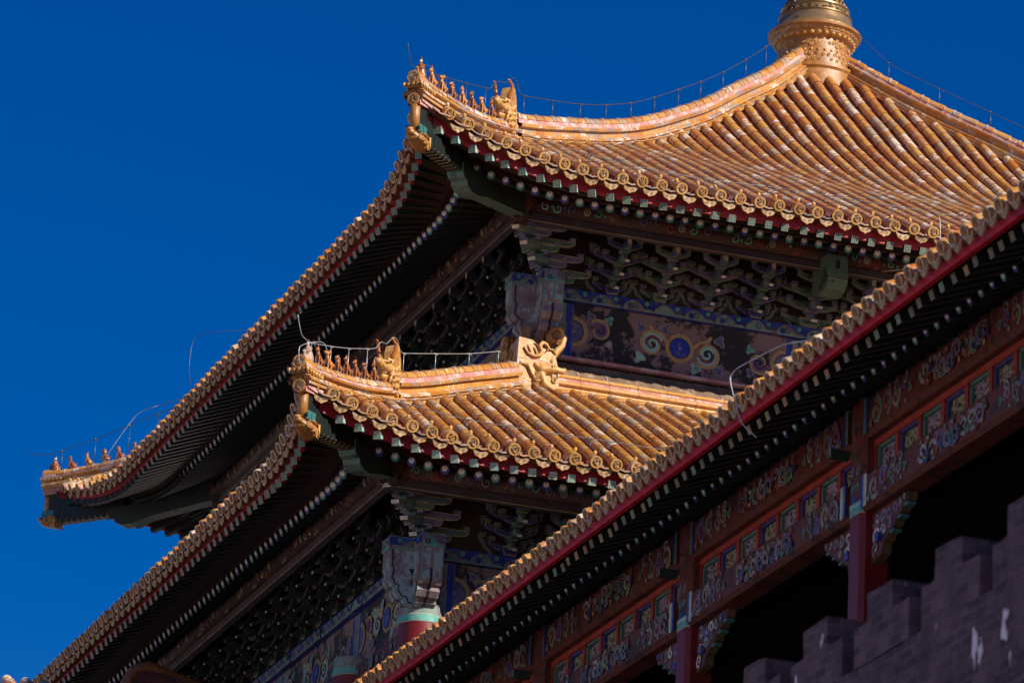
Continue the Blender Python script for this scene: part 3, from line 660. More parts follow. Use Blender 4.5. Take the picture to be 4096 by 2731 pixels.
# ---- bracket sets
def arm_poly(L, h):      # bow: flat top, ends turned up
    h2 = L/2; xs = [1, .93, .82, .68, .5, .28, 0, -.28, -.5, -.68, -.82, -.93, -1]; return [(h2*x, h*(.60+.55*abs(x)**2)) for x in (-1, -.75, -.5, -.25, 0, .25, .5, .75, 1)]+[(h2*x, h*(.80*abs(x)**2)-.02) for x in xs]
def bracket_mesh(c1, c2, nt_=4, out=.19, rise=.135, wide=1., head=True):
    mb = MB()
    def outlined(poly, y, th, mat, zo, xo=0, k=.80):
        f = lambda p, q, d: (xo+p, d, zo+q)
        mb.prism(poly, f, y-th/2, y+th/2, 'edge_tan', mat)
        cx = sum(p for p, q in poly)/len(poly); cy = sum(q for p, q in poly)/len(poly)
        mb.add([f(cx+(p-cx)*(1-(1-k)*.3), cy+(q-cy)*k*.9, y-th/2-.003) for p, q in poly], [list(range(len(poly)))[::-1]], mat)
        mb.add([f(cx+(p-cx)*.7, cy+(q-cy)*.12, y-th/2-.005) for p, q in poly], [list(range(len(poly)))[::-1]], 'ink')
    def block(x, y, z, wd, dp, h, mat):
        outlined([(-wd/2, h), (wd/2, h), (wd/2, h*.45), (wd*.38, 0), (-wd*.38, 0), (-wd/2, h*.45)], y, dp, mat, z, x, .74)
    block(0, -.02, 0, .20*wide, .22, .13, c1)
    z = .09
    for t in range(nt_):
        y = -out*t; zz = z+rise*t
        cA, cB = (c1, c2) if t % 2 else (c1, c2)
        for L, dz in (((.50, .0), (.72, .06), (.76, .12)) if t < nt_-1 else ((.50, .02),)):
            yo = .16 if L > .74 else .08 if L > .6 else 0; outlined(arm_poly(L*wide, .10), y+.015+yo, .05, cA, zz+dz)
            for sg in (-1, 1): block(sg*(L*wide/2-.035), y+yo, zz+dz+.11, .085, .085, .055, cB)
        # arm stepping out, with a beak
        mb.box((0, y-out*.45, zz+.035), (.066*wide, out*1.0, .085), cB)
        if t < nt_-1:
            yt = y-out
            mb.add([(-.035*wide, yt+.07, zz+.09), (.035*wide, yt+.07, zz+.09), (.035*wide, yt+.07, zz+.0), (-.035*wide, yt+.07, zz+.0), (-.03*wide, yt-.115, zz-.035), (.03*wide, yt-.115, zz-.035), (.03*wide, yt-.10, zz-.065), (-.03*wide, yt-.10, zz-.065)],
                   [(0, 1, 5, 4), (3, 7, 6, 2), (0, 4, 7, 3), (1, 2, 6, 5)], ('grey_green' if c1 != 'violet' else 'violet') if head else 'green_deep'); mb.add([(-.03*wide, yt-.117, zz-.035), (.03*wide, yt-.117, zz-.035), (.03*wide, yt-.102, zz-.065), (-.03*wide, yt-.102, zz-.065)], [(0, 1, 2, 3)], 'white_paint' if head else 'mauve')
            block(0, yt+.01, zz+.085, .14*wide, .11, .055, cB)
        else:
            mb.box((0, y-out*.5-.03, zz+.10), (.075*wide, out*.6, .17), cA); mb.box((0, y-out*.8-.035, zz+.10), (.055*wide, .004, .15), 'gold_line')
    if wide > 1.2 and head:
        mb.prism([(-.55, .30), (-.80, .22), (-1.02, .26), (-1.10, .36), (-1.10, .74), (-.55, .80)], lambda p, q, d_: (d_, p, q), -.15, .15, 'green_dark', 'green_dark'); mb.box((0, -1.104, .60), (.06, .004, .12), 'ink'); mb.box((0, -1.103, .38), (.30, .004, .012), 'gold_line')
    # lobed green border painted round the board behind the set
    d = Deco(mb, lambda p, q, t: (p, .03-t, q), .003)
    for sg in (-1, 1):
        pts = [(.12, .0), (.17, .005), (.215, .03), (.235, .07), (.25, .085), (.285, .10), (.31, .14), (.315, .175), (.335, .19), (.36, .215), (.375, .26)]
        pts = [(sg*p*1.0, q+.012) for p, q in pts]
        d.line(pts, .04, 'gold_line'); d.line(pts, .032, 'green_dark')
    return mb.mesh('bracket_set')
BR = [bracket_mesh('blue_dark', 'green_dark'), bracket_mesh('green_dark', 'violet'), bracket_mesh('violet', 'green_dark')]
BRL = [bracket_mesh('green_deep', 'blue_shaded', head=False), bracket_mesh('blue_shaded', 'green_deep', head=False)]; BR_COLL = bracket_mesh('green_deep', 'blue_shaded', wide=1.5, head=False)  # left sets coloured near black, their shade painted into the wood
BR_COL = bracket_mesh('green_dark', 'violet', wide=1.5)
def corner_bracket(key, W, z, n=4, out=.19, rise=.135):
    mb = MB()
    for t in range(n):
        zz = z+.09+rise*t; x = W*S2+out*S2*(t+.6)
        mb.box((W*S2+out*S2*t*.5, 0, zz+.04), (out*S2*(t+1.6), .12, .10), 'green_dark')
        mb.add([(x-.12, -.07, zz+.09), (x-.12, .07, zz+.09), (x-.12, .07, zz), (x-.12, -.07, zz), (x+.26, -.055, zz-.02), (x+.26, .055, zz-.02), (x+.24, .055, zz-.065), (x+.24, -.055, zz-.065), (x-.12, -.10, zz-.0), (x-.12, .10, zz)], [(0, 1, 5, 4), (3, 7, 6, 2), (0, 4, 7, 3), (1, 2, 6, 5)], 'grey_green')
        mb.add([(x+.262, -.055, zz-.02), (x+.262, .055, zz-.02), (x+.242, .055, zz-.066), (x+.242, -.055, zz-.066)], [(0, 1, 2, 3)], 'white_paint')
        for sg in (-1, 1):
            for L in (.32, .55):
                ang = sg*PI/4
                X = Matrix.Translation((W*S2+out*S2*t, 0, zz+(.1 if L > .4 else 0))) @ Matrix.Rotation(ang, 4, 'Z')
                ap = [(0, .085), (L, .085), (L, .05), (L*.95, .02), (L*.85, .0), (L*.72, -.012), (0, -.012)]
                mb.prism(ap, lambda p, q, d_: tuple(X @ Vector((d_, sg*p, q))), -.028, .028, 'gold_line', ('green_dark', 'blue_dark')[t % 2]); mb.box((0, sg*(L-.04), .11), (.09, .09, .05), 'violet', X, .8)
                mb.prism([(a_*.96+.01, b_*.72+.012) for a_, b_ in ap], lambda p, q, d_: tuple(X @ Vector((d_, sg*p, q))), -.031, .031, ('green_dark', 'violet')[t % 2])
            mb.box((x-.04, sg*.10, zz+.115), (.13, .10, .055), 'violet', None, .8)
    # hanging vase under the beam
    mb.lathe([(.05, 0), (.10, .04), (.11, .10), (.07, .15), (.06, .18), (.10, .22), (.11, .26), (.06, .30)], 'purlin', 14, (W*S2+out*S2*n+.02, 0, z+rise*n-.05))
    mb.build('bracket_set', pav, PZ @ Matrix.Rotation(HA[key], 4, 'Z'))

def purlin_paint(mb, fn, x0, x1, h, seed, pal=('mauve', 'violet', 'crimson', 'teal')):
    rr = random.Random(seed); d = Deco(mb, fn, .004); x = x0+.25; i = 0
    while x < x1-.2:
        k = i % 7
        if k == 6: d.line([(x-.08, -h), (x-.08, h)], .012, 'gold_line'); d.line([(x, -h), (x, h)], .13, 'green_dark'); d.line([(x+.08, -h), (x+.08, h)], .012, 'gold_line'); x += .26
        elif k == 3: d.disc(x, 0, h*.5, 'gold_line', 12); d.disc(x, 0, h*.4, 'green_dark', 12); d.disc(x, 0, h*.12, 'gold_line', 8); x += .17
        else:
            d.curl(x, rr.uniform(-.2, .2)*h, h*rr.uniform(.5, .7), rr.uniform(0, 6), rr.choice((-1, 1)), rr.choice(pal), 'ink', .34, 1.1)
            d.cloud(x+.09, rr.uniform(-.5, .3)*h, h*.20, rr.uniform(0, 6), rr.choice(pal), 'ink'); x += rr.uniform(.16, .22)
        i += 1
def plate_band(mb, fn, x0, x1, zc, hh, cols):
    """row of interlocking ruyi clouds: alternating two colours"""
    d = Deco(mb, fn, .002); p = .46; n = max(1, round((x1-x0)/p)); p = (x1-x0)/n
    d.line([(x0, zc), (x1, zc)], 2*hh, cols[0])
    for i in range(n):
        x = x0+p*(i+.5); c, o = cols[1], cols[0]
        lo = [(x-p*.5, zc-hh), (x-p*.44, zc-hh*.2), (x-p*.33, zc+hh*.25), (x-p*.2, zc+hh*.72), (x-p*.05, zc+hh*.62), (x+p*.06, zc+hh*.2), (x+p*.14, zc-hh*.15), (x+p*.22, zc-hh*.62), (x+p*.36, zc-hh*.50), (x+p*.46, zc-hh*.7), (x+p*.5, zc-hh)]
        d.fan(lo, c); d.line(lo, .022, 'ink'); d.line(lo, .008, 'gold_line')
        for cx_, cy_, r, m_, dr in ((x-p*.08, zc-hh*.10, hh*.44, c, 1), (x-p*.25, zc-hh*.28, hh*.40, o, -1), (x+p*.28, zc+hh*.42, hh*.40, 'grey_green' if c != 'grey_green' else 'teal', 1), (x+p*.44, zc+hh*.22, hh*.42, o, -1)):
            d.disc(cx_, cy_, r+.010, 'ink', 14); d.disc(cx_, cy_, r, m_, 14); d.curl(cx_, cy_, r*.72, PI*(.5 if dr > 0 else .3), dr, 'ink', 'ink', .22, 1.2)
def nose_beam(mb, W, xc, zt, hgt, pr, wd):
    """square beam end with lobed underside sticking out of the wall towards -y at x=xc; plate end above"""
    k = hgt/.78
    pf = [(0, 0), (pr, 0), (pr, -.27*k), (pr-.02, -.285*k), (pr-.02, -.30*k), (pr*.97, -.34*k), (pr*.99, -.42*k), (pr*.9, -.50*k), (pr*.82, -.515*k), (pr*.84, -.58*k), (pr*.74, -.655*k), (pr*.62, -.665*k), (pr*.60, -.72*k), (pr*.42, -.775*k), (0, -.78*k)]
    mb.prism(pf, lambda p, q, d: (d, -(W+p), zt+q), xc-wd/2, xc+wd/2, 'mauve', 'grey_green')
    # mauve face strips between the grey edges, and the dark centre line
    f = lambda p, q, t: (p, -(W+q[0]+t), zt+q[1])
    for s0, s1, m_, h in ((-.42, -.06, 'mauve', .003), (.06, .42, 'mauve', .003), (-.06, .06, 'ink', .004)):
        if m_ == 'ink': pp = pf[3:14]
        else: pp = pf[1:14]
        for (pa, qa), (pb, qb) in zip(pp[:-1], pp[1:]):
            mb.add([(xc+s0*wd, -(W+pa+h), zt+qa), (xc+s1*wd, -(W+pa+h), zt+qa), (xc+s1*wd, -(W+pb+h), zt+qb-.0), (xc+s0*wd, -(W+pb+h), zt+qb)], [(0, 1, 2, 3)], m_)
    for sg in (-1, 1):
        d = Deco(mb, lambda p, q, t: (xc+sg*(wd/2+t), -(W+p), zt+q), .003)
        d.line([(p-.035 if p > .1 else p, q+.02) for p, q in pf[1:14]], .022, 'ink'); d.fan([(.05, -.22*k), (pr*.55, -.25*k), (pr*.45, -.35*k), (pr*.5, -.45*k), (pr*.3, -.6*k), (.05, -.65*k)], 'ink')
    mb.box((xc, -(W+pr/2), zt+.085), (wd+.02, pr+.03, .17), 'grey_green')
    plate_band(mb, lambda p, q, t: (p, -(W+pr+.017+t), q), xc-wd/2-.008, xc+wd/2+.008, zt+.085, .075, ('violet', 'teal'))
    for sg in (-1, 1): plate_band(mb, lambda p, q, t: (xc+sg*(wd/2+.011+t), -p, q), W, W+pr+.015, zt+.085, .075, ('blue', 'grey_green'))
def wall_panel(mb, fn, x0, x1, z0, z1, seed, blue=True):
    """architrave: painted field between blue end stripes, cloud scrolls round gold-rimmed suns"""
    d = Deco(mb, fn, .003); h = (z1-z0); zc = (z0+z1)/2
    for s, xe in ((1, x0), (-1, x1)):
        d.line([(xe+s*.05, z0), (xe+s*.05, z1)], .07, 'grey_green'); d.line([(xe+s*.088, z0), (xe+s*.088, z1)], .008, 'gold_line'); d.line([(xe+s*.145, z0), (xe+s*.145, z1)], .085, 'blue'); d.line([(xe+s*.192, z0), (xe+s*.192, z1)], .006, 'gold_line')
    xa, xb = x0+.2, x1-.2; xm = (xa+xb)/2
    def sun(cx, r, a0=0, a1=2*PI):
        n = 36
        def cut(pts): return [(clamp(p, xa, xb), q) for p, q in pts]
        o = circ(cx, zc, r, n, a0, a1)+[(cx+r*math.cos(a1), zc+r*math.sin(a1))]; 
        d.line(cut(circ(cx, zc, r*.86, n, a0, a1)+[(cx+r*.86*math.cos(a1), zc+r*.86*math.sin(a1))]), r*.28, 'gold')
        for k in range(26):
            an = a0+(a1-a0)*(k+.5)/26; d.line([(clamp(cx+r*.76*math.cos(an), xa, xb), zc+r*.76*math.sin(an)), (clamp(cx+r*.97*math.cos(an), xa, xb), zc+r*.97*math.sin(an))], .008, 'gold_line')
        d.fan(cut(circ(cx, zc, r*.70, n)), 'violet' if a1-a0 < 6 else 'blue'); d.line(cut(circ(cx, zc, r*.70, n)+[(cx+r*.7, zc)]), .010, 'ink'); d.disc(clamp(cx, xa+.012, xb-.012), zc, .02, 'gold', 10)
    r = h*.27
    sun(xm, r); sun(xa, r*1.05, -PI/2, PI/2); sun(xb, r*1.05, PI/2, 3*PI/2)
    rr = random.Random(seed)
    def scroll(cx, cz, s, sx, sz, m1):
        for rad_, wd_, m_, off in ((s, .26, 'gold', 0), (s*.80, .20, m1, .25), (s*.62, .12, 'crimson', .5)):
            p = spiral(0, 0, rad_, .92, 2.5+off, -1, 18, .55); d.line([(cx+sx*a, cz+sz*b) for a, b in p], lambda t: s*wd_*(1.1-.5*t), m_)
        p = spiral(0, 0, s*.55, 1.15, -.4, -1, 18, .2); d.line([(cx+sx*a, cz+sz*b) for a, b in p], lambda t: s*.24*(1-.4*t), m1)
        for an, k in ((2.2, 1.45), (-.9, 1.4), (.9, 1.35)): d.cloud(cx+sx*s*k*math.cos(an), cz+sz*s*k*math.sin(an), s*.36, an if sx > 0 else PI-an, rr.choice(('teal', 'teal_pale', 'violet')))
    q = r*.95; L = xb-xa
    if L > 1.6:
        d.line([(xm-r*.9, zc+.05), (xm-r*1.3, zc+.16), (xm-r*1.9, zc+.2), (xm-r*2.2, zc+.26)], .05, 'gold'); d.line([(xm+r*.9, zc+.02), (xm+r*1.4, zc+.12), (xm+r*1.9, zc+.15), (xm+r*2.2, zc+.23)], .05, 'gold'); scroll(xm-r*1.95, zc+.0, q, -1, 1, 'teal_pale'); scroll(xm+r*1.95, zc-.03, q, 1, -1, 'teal_pale')
        scroll(xa+r*1.75+.02, zc+.06, q*.8, 1, 1, 'violet'); scroll(xb-r*1.75-.02, zc-.03, q*.8, -1, -1, 'violet')

def storey(W, zplate, zbot, zpur_y, zpur, cols, bays, top_fly, f, lower):
    """one face of one storey in face coordinates"""
    zp1 = zplate; zp0 = zplate-.17
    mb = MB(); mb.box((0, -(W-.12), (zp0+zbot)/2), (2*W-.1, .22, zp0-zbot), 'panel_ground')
    if f in (0, 1):
        for i, (xa, xb) in enumerate(bays): wall_panel(mb, lambda p, q, t: (p, -(W-.01+t), q), xa, xb, zbot+.03, zp0-.02, 5+i)
    if not lower: mb.box((0, -(W+.03), zbot+.0), (2*W, .10, .05), 'mortar')
    pbuild(mb, 'painted_beam', f)
    mb = MB(); mb.box((0, -(W-.08), (zp0+zp1)/2), (2*W+.1, .30, zp1-zp0), 'blue')
    if f in (0, 1): plate_band(mb, lambda p, q, t: (p, -(W+.07+t), q), -W+.1, W-.1, (zp0+zp1)/2, .083, ('blue', 'grey_green'))
    pbuild(mb, 'plate_beam', f)
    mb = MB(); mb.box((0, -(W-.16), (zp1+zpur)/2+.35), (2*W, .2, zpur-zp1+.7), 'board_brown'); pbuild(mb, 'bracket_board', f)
    # eave purlin and the beam under it
    mb = MB(); hw = zpur_y-.05; r = .14
    mb.tube([(-hw-.25, -zpur_y, zpur), (hw+.25, -zpur_y, zpur)], r, 'purlin', 20)
    if f in (0, 1):
        purlin_paint(mb, lambda p, q, t: (p, -(zpur_y+(r+t)*math.cos(-.25+q/r)), zpur+(r+t)*math.sin(-.25+q/r)), -hw, hw, .10, 3+f+(7 if lower else 0), *((('relief_shade', 'board_brown', 'purlin', 'carved_dark'),) if f else ()))  # left face gets a dim brown palette, its shade put into the colours
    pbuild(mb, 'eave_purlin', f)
    mb = MB(); mb.box((0, -zpur_y, zpur-r-.055), (2*hw+.4, .10, .11), 'purple_band'); mb.box((0, -zpur_y-.052, zpur-r-.105), (2*hw+.4, .004, .010), 'gold_line')
    pbuild(mb, 'bracket_beam', f)
    # brackets
    xs = []
    for (xa, xb) in bays:
        n = max(1, round((xb-xa)/.76)); xs += [xa+(xb-xa)*i/n for i in range(1, n)]
    cs = [x for x in cols if abs(x) < W-.1]
    for i, x in enumerate(sorted(xs)): 
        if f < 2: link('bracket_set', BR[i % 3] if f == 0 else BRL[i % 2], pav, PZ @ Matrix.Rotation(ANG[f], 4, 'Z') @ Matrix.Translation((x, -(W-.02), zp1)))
    for x in cs:
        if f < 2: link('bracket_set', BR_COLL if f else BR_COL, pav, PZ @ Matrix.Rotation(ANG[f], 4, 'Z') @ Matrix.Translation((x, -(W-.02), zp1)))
for f in range(4):
    storey(6.45, 22.24, 21.24, 7.2, 23.09, [-6.5, -2.68, 2.68, 6.5], [(-6.32, -2.78), (-2.78, 2.78), (2.78, 6.32)], 0, f, False)
    storey(8.80, 17.57, 16.62, 9.6, 18.27, [-8.83, -5.95, -2.4, 2.4, 5.95, 8.83], [(-8.6, -5.95), (-5.95, -2.4), (-2.4, 2.4), (2.4, 5.95), (5.95, 8.6)], 0, f, True)
for key in HA: corner_bracket(key, 6.45, 22.24); corner_bracket(key, 8.80, 17.57)
for W, xc, zt, hg, pr, wd in ((6.45, 6.66, 22.06, .78, .68, .29), (8.80, 8.90, 17.40, .74, .56, .30)):
    for f in range(4):
        for sg in (-1, 1):
            if f >= 2: continue
            mb = MB(); nose_beam(mb, W, sg*xc, zt, hg, pr, wd); pbuild(mb, 'beam_nose', f)
# ---- columns of the lower storey
for f in (0, 1):
    for x in (-8.83, -5.95, -2.4, 2.4, 5.95) if f == 0 else (-8.83, -5.95, -2.4, 2.4, 5.95):
        if f == 1 and False: continue
        r = .285
        mb = MB(); mb.lathe([(r*1.06, 8.9), (r, 12), (r*.985, 16.45), (r*.985, 16.64)], 'column_red', 32, (x, -8.80, 0)); o = pbuild(mb, 'column', f)
        mb = MB(); mb.lathe([(r*1.0, 16.50), (r*1.015, 16.51), (r*1.015, 16.60), (r*.99, 16.61), (r*.99, 16.75)], 'teal', 32, (x, -8.80, 0), mats=['gold_line', 'teal', 'gold_line', 'grey_green']); mb.build('column_band', o)
for f in range(4):       # walls behind the columns, and the brackets under the lower beam
    mb = MB(); mb.box((0, -8.1, 12.7), (16, .3, 7.6), 'dark_red'); pbuild(mb, 'wall', f)
    mb = MB(); mb.box((0, -8.78, 16.50), (17.2, .16, .22), 'beam_red')
    if f in (0, 1): purlin_paint(mb, lambda p, q, t: (p, -(8.862+t), 16.50+q), -8.4, 8.4, .09, 33)
    pbuild(mb, 'tie_beam', f)
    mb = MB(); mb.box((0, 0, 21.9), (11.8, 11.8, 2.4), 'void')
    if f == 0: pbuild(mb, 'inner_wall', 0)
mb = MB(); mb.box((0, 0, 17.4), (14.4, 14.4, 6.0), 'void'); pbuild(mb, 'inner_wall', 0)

# ---- ridge round the foot of the upper storey
def ring_mesh():
    mb = MB(); x = -7.0
    sec = [(.02, -.06, .05, .0, 'ridge_glaze'), (.05, .0, .05, .06, 'ridge_glaze'), (.05, .06, .11, .065, 'ridge_glaze'), (.11, .065, .11, .085, 'ridge_glaze'), (.11, .085, .03, .09, 'ridge_glaze'), (.03, .09, .065, .11, 'ridge_glaze'), (.065, .11, .07, .15, 'ridge_glaze'), (.07, .15, .03, .175, 'ridge_glaze'), (.03, .175, .025, .20, 'ridge_glaze'), (.025, .20, .07, .225, 'ridge_glaze'), (.07, .225, .07, .265, 'ridge_glaze'),
           (.07, .265, .02, .29, 'ridge_glaze'), (.02, .29, .02, .32, 'mortar'), (.02, .32, .035, .335, 'ridge_glaze'), (.035, .335, .02, .375, 'ridge_glaze'), (.02, .375, -.03, .39, 'mortar'), (-.03, .39, -.46, .72, 'cap_tile'), (-.46, .72, -.52, .73, 'mortar')]
    while x < 7.0:
        L = .42; t1 = tint(-.3)
        for o0, z0, o1, z1, m_ in sec:
            c0, c1 = 6.93+o0, 6.93+o1; k = lambda a, c: clamp(a, -c, c)
            mb.add([(k(x, c0), -c0, 20.46+z0), (k(x+L-.006, c0), -c0, 20.46+z0), (k(x+L-.006, c1), -c1, 20.46+z1), (k(x, c1), -c1, 20.46+z1)], [(0, 1, 2, 3)], m_, (.75+.2*t1[0], t1[1]*.5, t1[2]))
        if abs(x+L) < 6.3: mb.add([(x+L-.012, -(6.935-.03), 20.852), (x+L, -(6.935-.03), 20.852), (x+L+.10, -(6.935-.46), 21.182), (x+L+.088, -(6.935-.46), 21.182)], [(0, 1, 2, 3)], 'mortar')
        x += L
    mb.add([(-6.95, -6.95, 20.4), (6.95, -6.95, 20.4), (6.42, -6.42, 21.17), (-6.42, -6.42, 21.17)], [(0, 1, 2, 3)], 'mortar')
    return mb.mesh('base_ridge')
RING = ring_mesh()
for f in range(4): plink(RING, 'base_ridge', f)

# ---- dragon ornaments biting the base ridge at its corner
def ridge_dragon(name, label, T):
    """face coords: p along the ridge to the right, q up, depth towards the viewer = +d; T maps (p,d,q) to world"""
    root = thing(name, label, 'roof ornament', Matrix.Translation(T(0, 0, 0)), 'dragon ornaments on the base ridge'); o0 = Vector(T(0, 0, 0))
    G = lambda p, d, q: tuple(Vector(T(p, d, q))-o0)
    mb = MB(); body = [(.0, .0), (.62, .0), (.62, .30), (.58, .44), (.52, .62), (.36, .60), (.22, .70), (.03, .72)]
    mb.prism(body, lambda p, q, d: G(p, d, q), -.03, .10, 'carved', 'mortar')
    d = Deco(mb, lambda p, q, t: G(p, .10+t, q), .002)
    d.line([(.03, .42), (.3, .43), (.56, .40)], .010, 'mortar')
    for j in range(3): d.line([(.02+.05*u, .13-.035*j+.02*math.sin(u*1.3)) for u in range(8)], .008, 'carved_dark')
    mb.build('back_plate', root)
    cv = lambda l: [(G(*a), G(*b), r0, r1) for a, b, r0, r1 in l]
    # face: snout, brow, jaw, ear, claw
    caps = cv([((.36, .10, .30), (.50, .12, .32), .07, .065), ((.50, .12, .33), (.66, .11, .315), .05, .042), ((.66, .11, .32), (.695, .10, .345), .04, .03), ((.36, .10, .24), (.42, .12, .10), .06, .045), ((.42, .12, .10), (.54, .11, .04), .045, .035),
               ((.34, .09, .38), (.56, .12, .385), .022, .02), ((.28, .10, .36), (.34, .12, .30), .035, .03), ((.08, .09, .36), (.17, .11, .33), .035, .03), ((.17, .11, .34), (.24, .12, .20), .034, .026), ((.24, .12, .20), (.28, .13, .17), .026, .014),
               ((.06, .09, .38), (.05, .10, .30), .02, .008)])
    caps += cv([((.27, .11, .22-.075*j), (.31, .12, .21-.075*j), .034, .03) for j in range(3)])
    link('face', fuse('face', caps, .010, 'carved', smooth=2), root)
    mb = MB(); mb.sphere(G(.50, .185, .345), .018, 'pale', 8); mb.sphere(G(.515, .198, .345), .009, 'black', 8); mb.build('eye', root)
    for j in range(3): mb = MB(); mb.tube([G(a, .145, b) for a, b in spiral(.29, .215-.075*j, .036, 1.3, 0, 1, 12)], .009, 'carved_dark', 5); mb.build('curl', root)
    for a, b, c in ((.60, .26, .20), (.52, .25, .21)): mb = MB(); mb.tube([G(a, .12, b), G(a+.01, .12, c)], [.014, .003], 'pale', 6); mb.build('tooth', root)
    mb = MB(); mb.tube([G(a, .11, b) for a, b in spiral(.56, .17, .05, 1.2, 1, 1, 12)], .012, 'carved', 6); mb.build('tongue', root)
    # little coiling dragon in relief
    mb = MB(); pts = [(.10, .58), (.16, .50), (.25, .47), (.33, .49), (.36, .56), (.32, .62), (.36, .68), (.42, .66), (.46, .60), (.54, .60)]
    sm = []
    for i in range(len(pts)-1):
        for u in range(4): sm.append((pts[i][0]+(pts[i+1][0]-pts[i][0])*u/4, pts[i][1]+(pts[i+1][1]-pts[i][1])*u/4))
    mb.tube([G(a, .115, b) for a, b in sm], [.012+.018*math.sin(PI*i/(len(sm)-1)) for i in range(len(sm))], 'carved', 8)
    for a, b, c, e in ((.20, .50, .15, .62), (.29, .48, .24, .60), (.33, .60, .24, .66), (.45, .62, .40, .54), (.5, .6, .56, .53)): mb.tube([G(a, .11, b), G((a+c)/2+.01, .115, (b+e)/2), G(c, .11, e)], [.014, .011, .004], 'carved_dark', 6)
    mb.build('coiled_relief', root)
    # tail: stem and spiral
    mb = MB(); st = [(.50, .42), (.52, .50), (.585, .60), (.66, .70), (.685, .80), (.66, .90), (.60, .945)]
    w_ = [.05, .045, .05, .045, .04, .035, .03]
    for dd in (-.06, .0, .06): mb.tube([G(a, dd, b) for a, b in st], w_, 'carved', 8)
    sp_ = spiral(.575, .825, .115, 1.6, .95, 1, 26, .12)
    for dd in (-.055, .0, .055): mb.tube([G(a, dd, b) for a, b in sp_], [.030-.016*i/25 for i in range(26)], 'carved_dark', 8)
    mb.add([G(.575, .05, .825)]+[G(a, .05, b) for a, b in circ(.575, .825, .11, 20)], [(0, i+1, (i+1) % 20+1) for i in range(20)], 'carved_dark')
    mb.add([G(.575, -.05, .825)]+[G(a, -.05, b) for a, b in circ(.575, .825, .11, 20)], [(0, (i+1) % 20+1, i+1) for i in range(20)], 'carved_dark')
    mb.build('tail', root)
    mb = MB(); fanp = [(.16, .70), (.155, .80), (.125, .90), (.14, .93), (.17, .925), (.19, .945), (.215, .935), (.24, .945), (.262, .925), (.29, .93), (.30, .90), (.275, .80), (.27, .70)]
    mb.prism(fanp, lambda p, q, d_: G(p-.05, d_, q), -.09, -.05, 'carved_dark')
    d = Deco(mb, lambda p, q, t: G(p-.05, -.05+t, q), .002)
    for j in range(5): d.line([(.175+.02*j, .80), (.155+.03*j, .92)], .006, 'horn')
    mb.build('sword_hilt', root)
    return root
ridge_dragon('ridge_dragon', 'amber dragon ornament with curled tail in sunlight at the corner of the lower roof', lambda p, d, q: (-7.14+p, -7.0-d, 20.50+q))
ridge_dragon('ridge_dragon', 'shaded dragon ornament with curled tail behind the sunlit dragon', lambda p, d, q: (-7.0-d, -6.96+p, 20.50+q))

# ---- finial
mb = MB(); n = 56
GL = 'carved_dark'
mb.lathe([(.66, 28.2), (.66, 28.82)], GL, n, tint=(.6, .0, .5)); mb.lathe([(.66, 28.82), (.69, 28.86), (.69, 28.90), (.64, 28.93)], 'carved_dark', n)
mb.lathe([(.64, 28.93), (.635, 29.03), (.62, 29.04), (.62, 29.12), (.585, 29.135), (.575, 29.19), (.555, 29.20), (.55, 29.40)], GL, n, tint=(.8, .05, .5))
mb.lathe([(.55, 29.40), (.60, 29.425), (.64, 29.46), (.655, 29.48), (.655, 29.495), (.67, 29.50), (.69, 29.545), (.70, 29.555), (.735, 29.56), (.74, 29.595), (.70, 29.62)], GL, n, tint=(.55, .1, .5))
for k in range(34):
    a = 2*PI*k/34
    mb.sphere((.615*math.cos(a), .615*math.sin(a), 29.445), .042, 'carved', 8, (1, 1, .8)); mb.sphere((.585*math.cos(a), .585*math.sin(a), 29.165), .026, 'carved', 6)
def cyl(r): return lambda p, q, t: ((r+t)*math.cos(p/r), (r+t)*math.sin(p/r), q)
for k in range(40):
    a = 2*PI*k/40
    for r, z, s in ((.622, 29.08, .036), (.675, 29.522, .022)):
        f = cyl(r); mb.tube([f(a*r+x, z+y, .004) for x, y in spiral(0, 0, s, 1.2, k, 1 if k % 2 else -1, 10)], .008, 'carved', 5)
for k in range(8):
    a = 2*PI*k/8+.3; f = cyl(.55)
    for x, y, s, dr in ((-.06, 0, .045, 1), (.06, 0, .045, -1), (0, .035, .035, 1), (0, -.04, .035, -1), (-.125, 0, .028, -1), (.125, 0, .028, 1)): mb.tube([f(a*.55+x+u, 29.31+y+v_, .01) for u, v_ in spiral(0, 0, s, 1.3, 0, dr, 12)], .010, 'carved', 5)
    f = cyl(.637)
    for x, s, dr in ((-.15, .035, 1), (-.06, .035, -1), (.06, .035, 1), (.15, .035, -1)): mb.tube([f(a*.637+x+u, 28.985+v_, .004) for u, v_ in spiral(0, 0, s, 1.2, 1, dr, 12)], .008, 'carved', 5)
fin = mb.build('finial', pav, PZ)
mb = MB()
mb.lathe([(.71, 29.60), (.70, 29.635), (.665, 29.66), (.63, 29.70), (.60, 29.76), (.575, 29.83), (.565, 29.86)], 'gilt', n)
mb.lathe([(.565, 29.86), (.585, 29.87), (.585, 29.885), (.545, 29.90), (.52, 29.98), (.525, 30.0)], 'gilt_dark', n)
mb.lathe([(.525, 30.0), (.545, 30.01), (.545, 30.025), (.50, 30.04), (.47, 30.10), (.455, 30.12)], 'gilt', n)
mb.lathe([(.455, 30.12), (.475, 30.13), (.475, 30.15), (.43, 30.17), (.42, 30.23), (.44, 30.25), (.44, 30.27), (.40, 30.29), (.38, 30.36), (.40, 30.38), (.37, 30.42), (.34, 30.5), (.40, 30.56), (.55, 30.75), (.60, 31.0), (.55, 31.25), (.36, 31.5), (.16, 31.62), (.10, 31.7), (.12, 31.76), (0, 31.85)], 'gilt_dark', n)
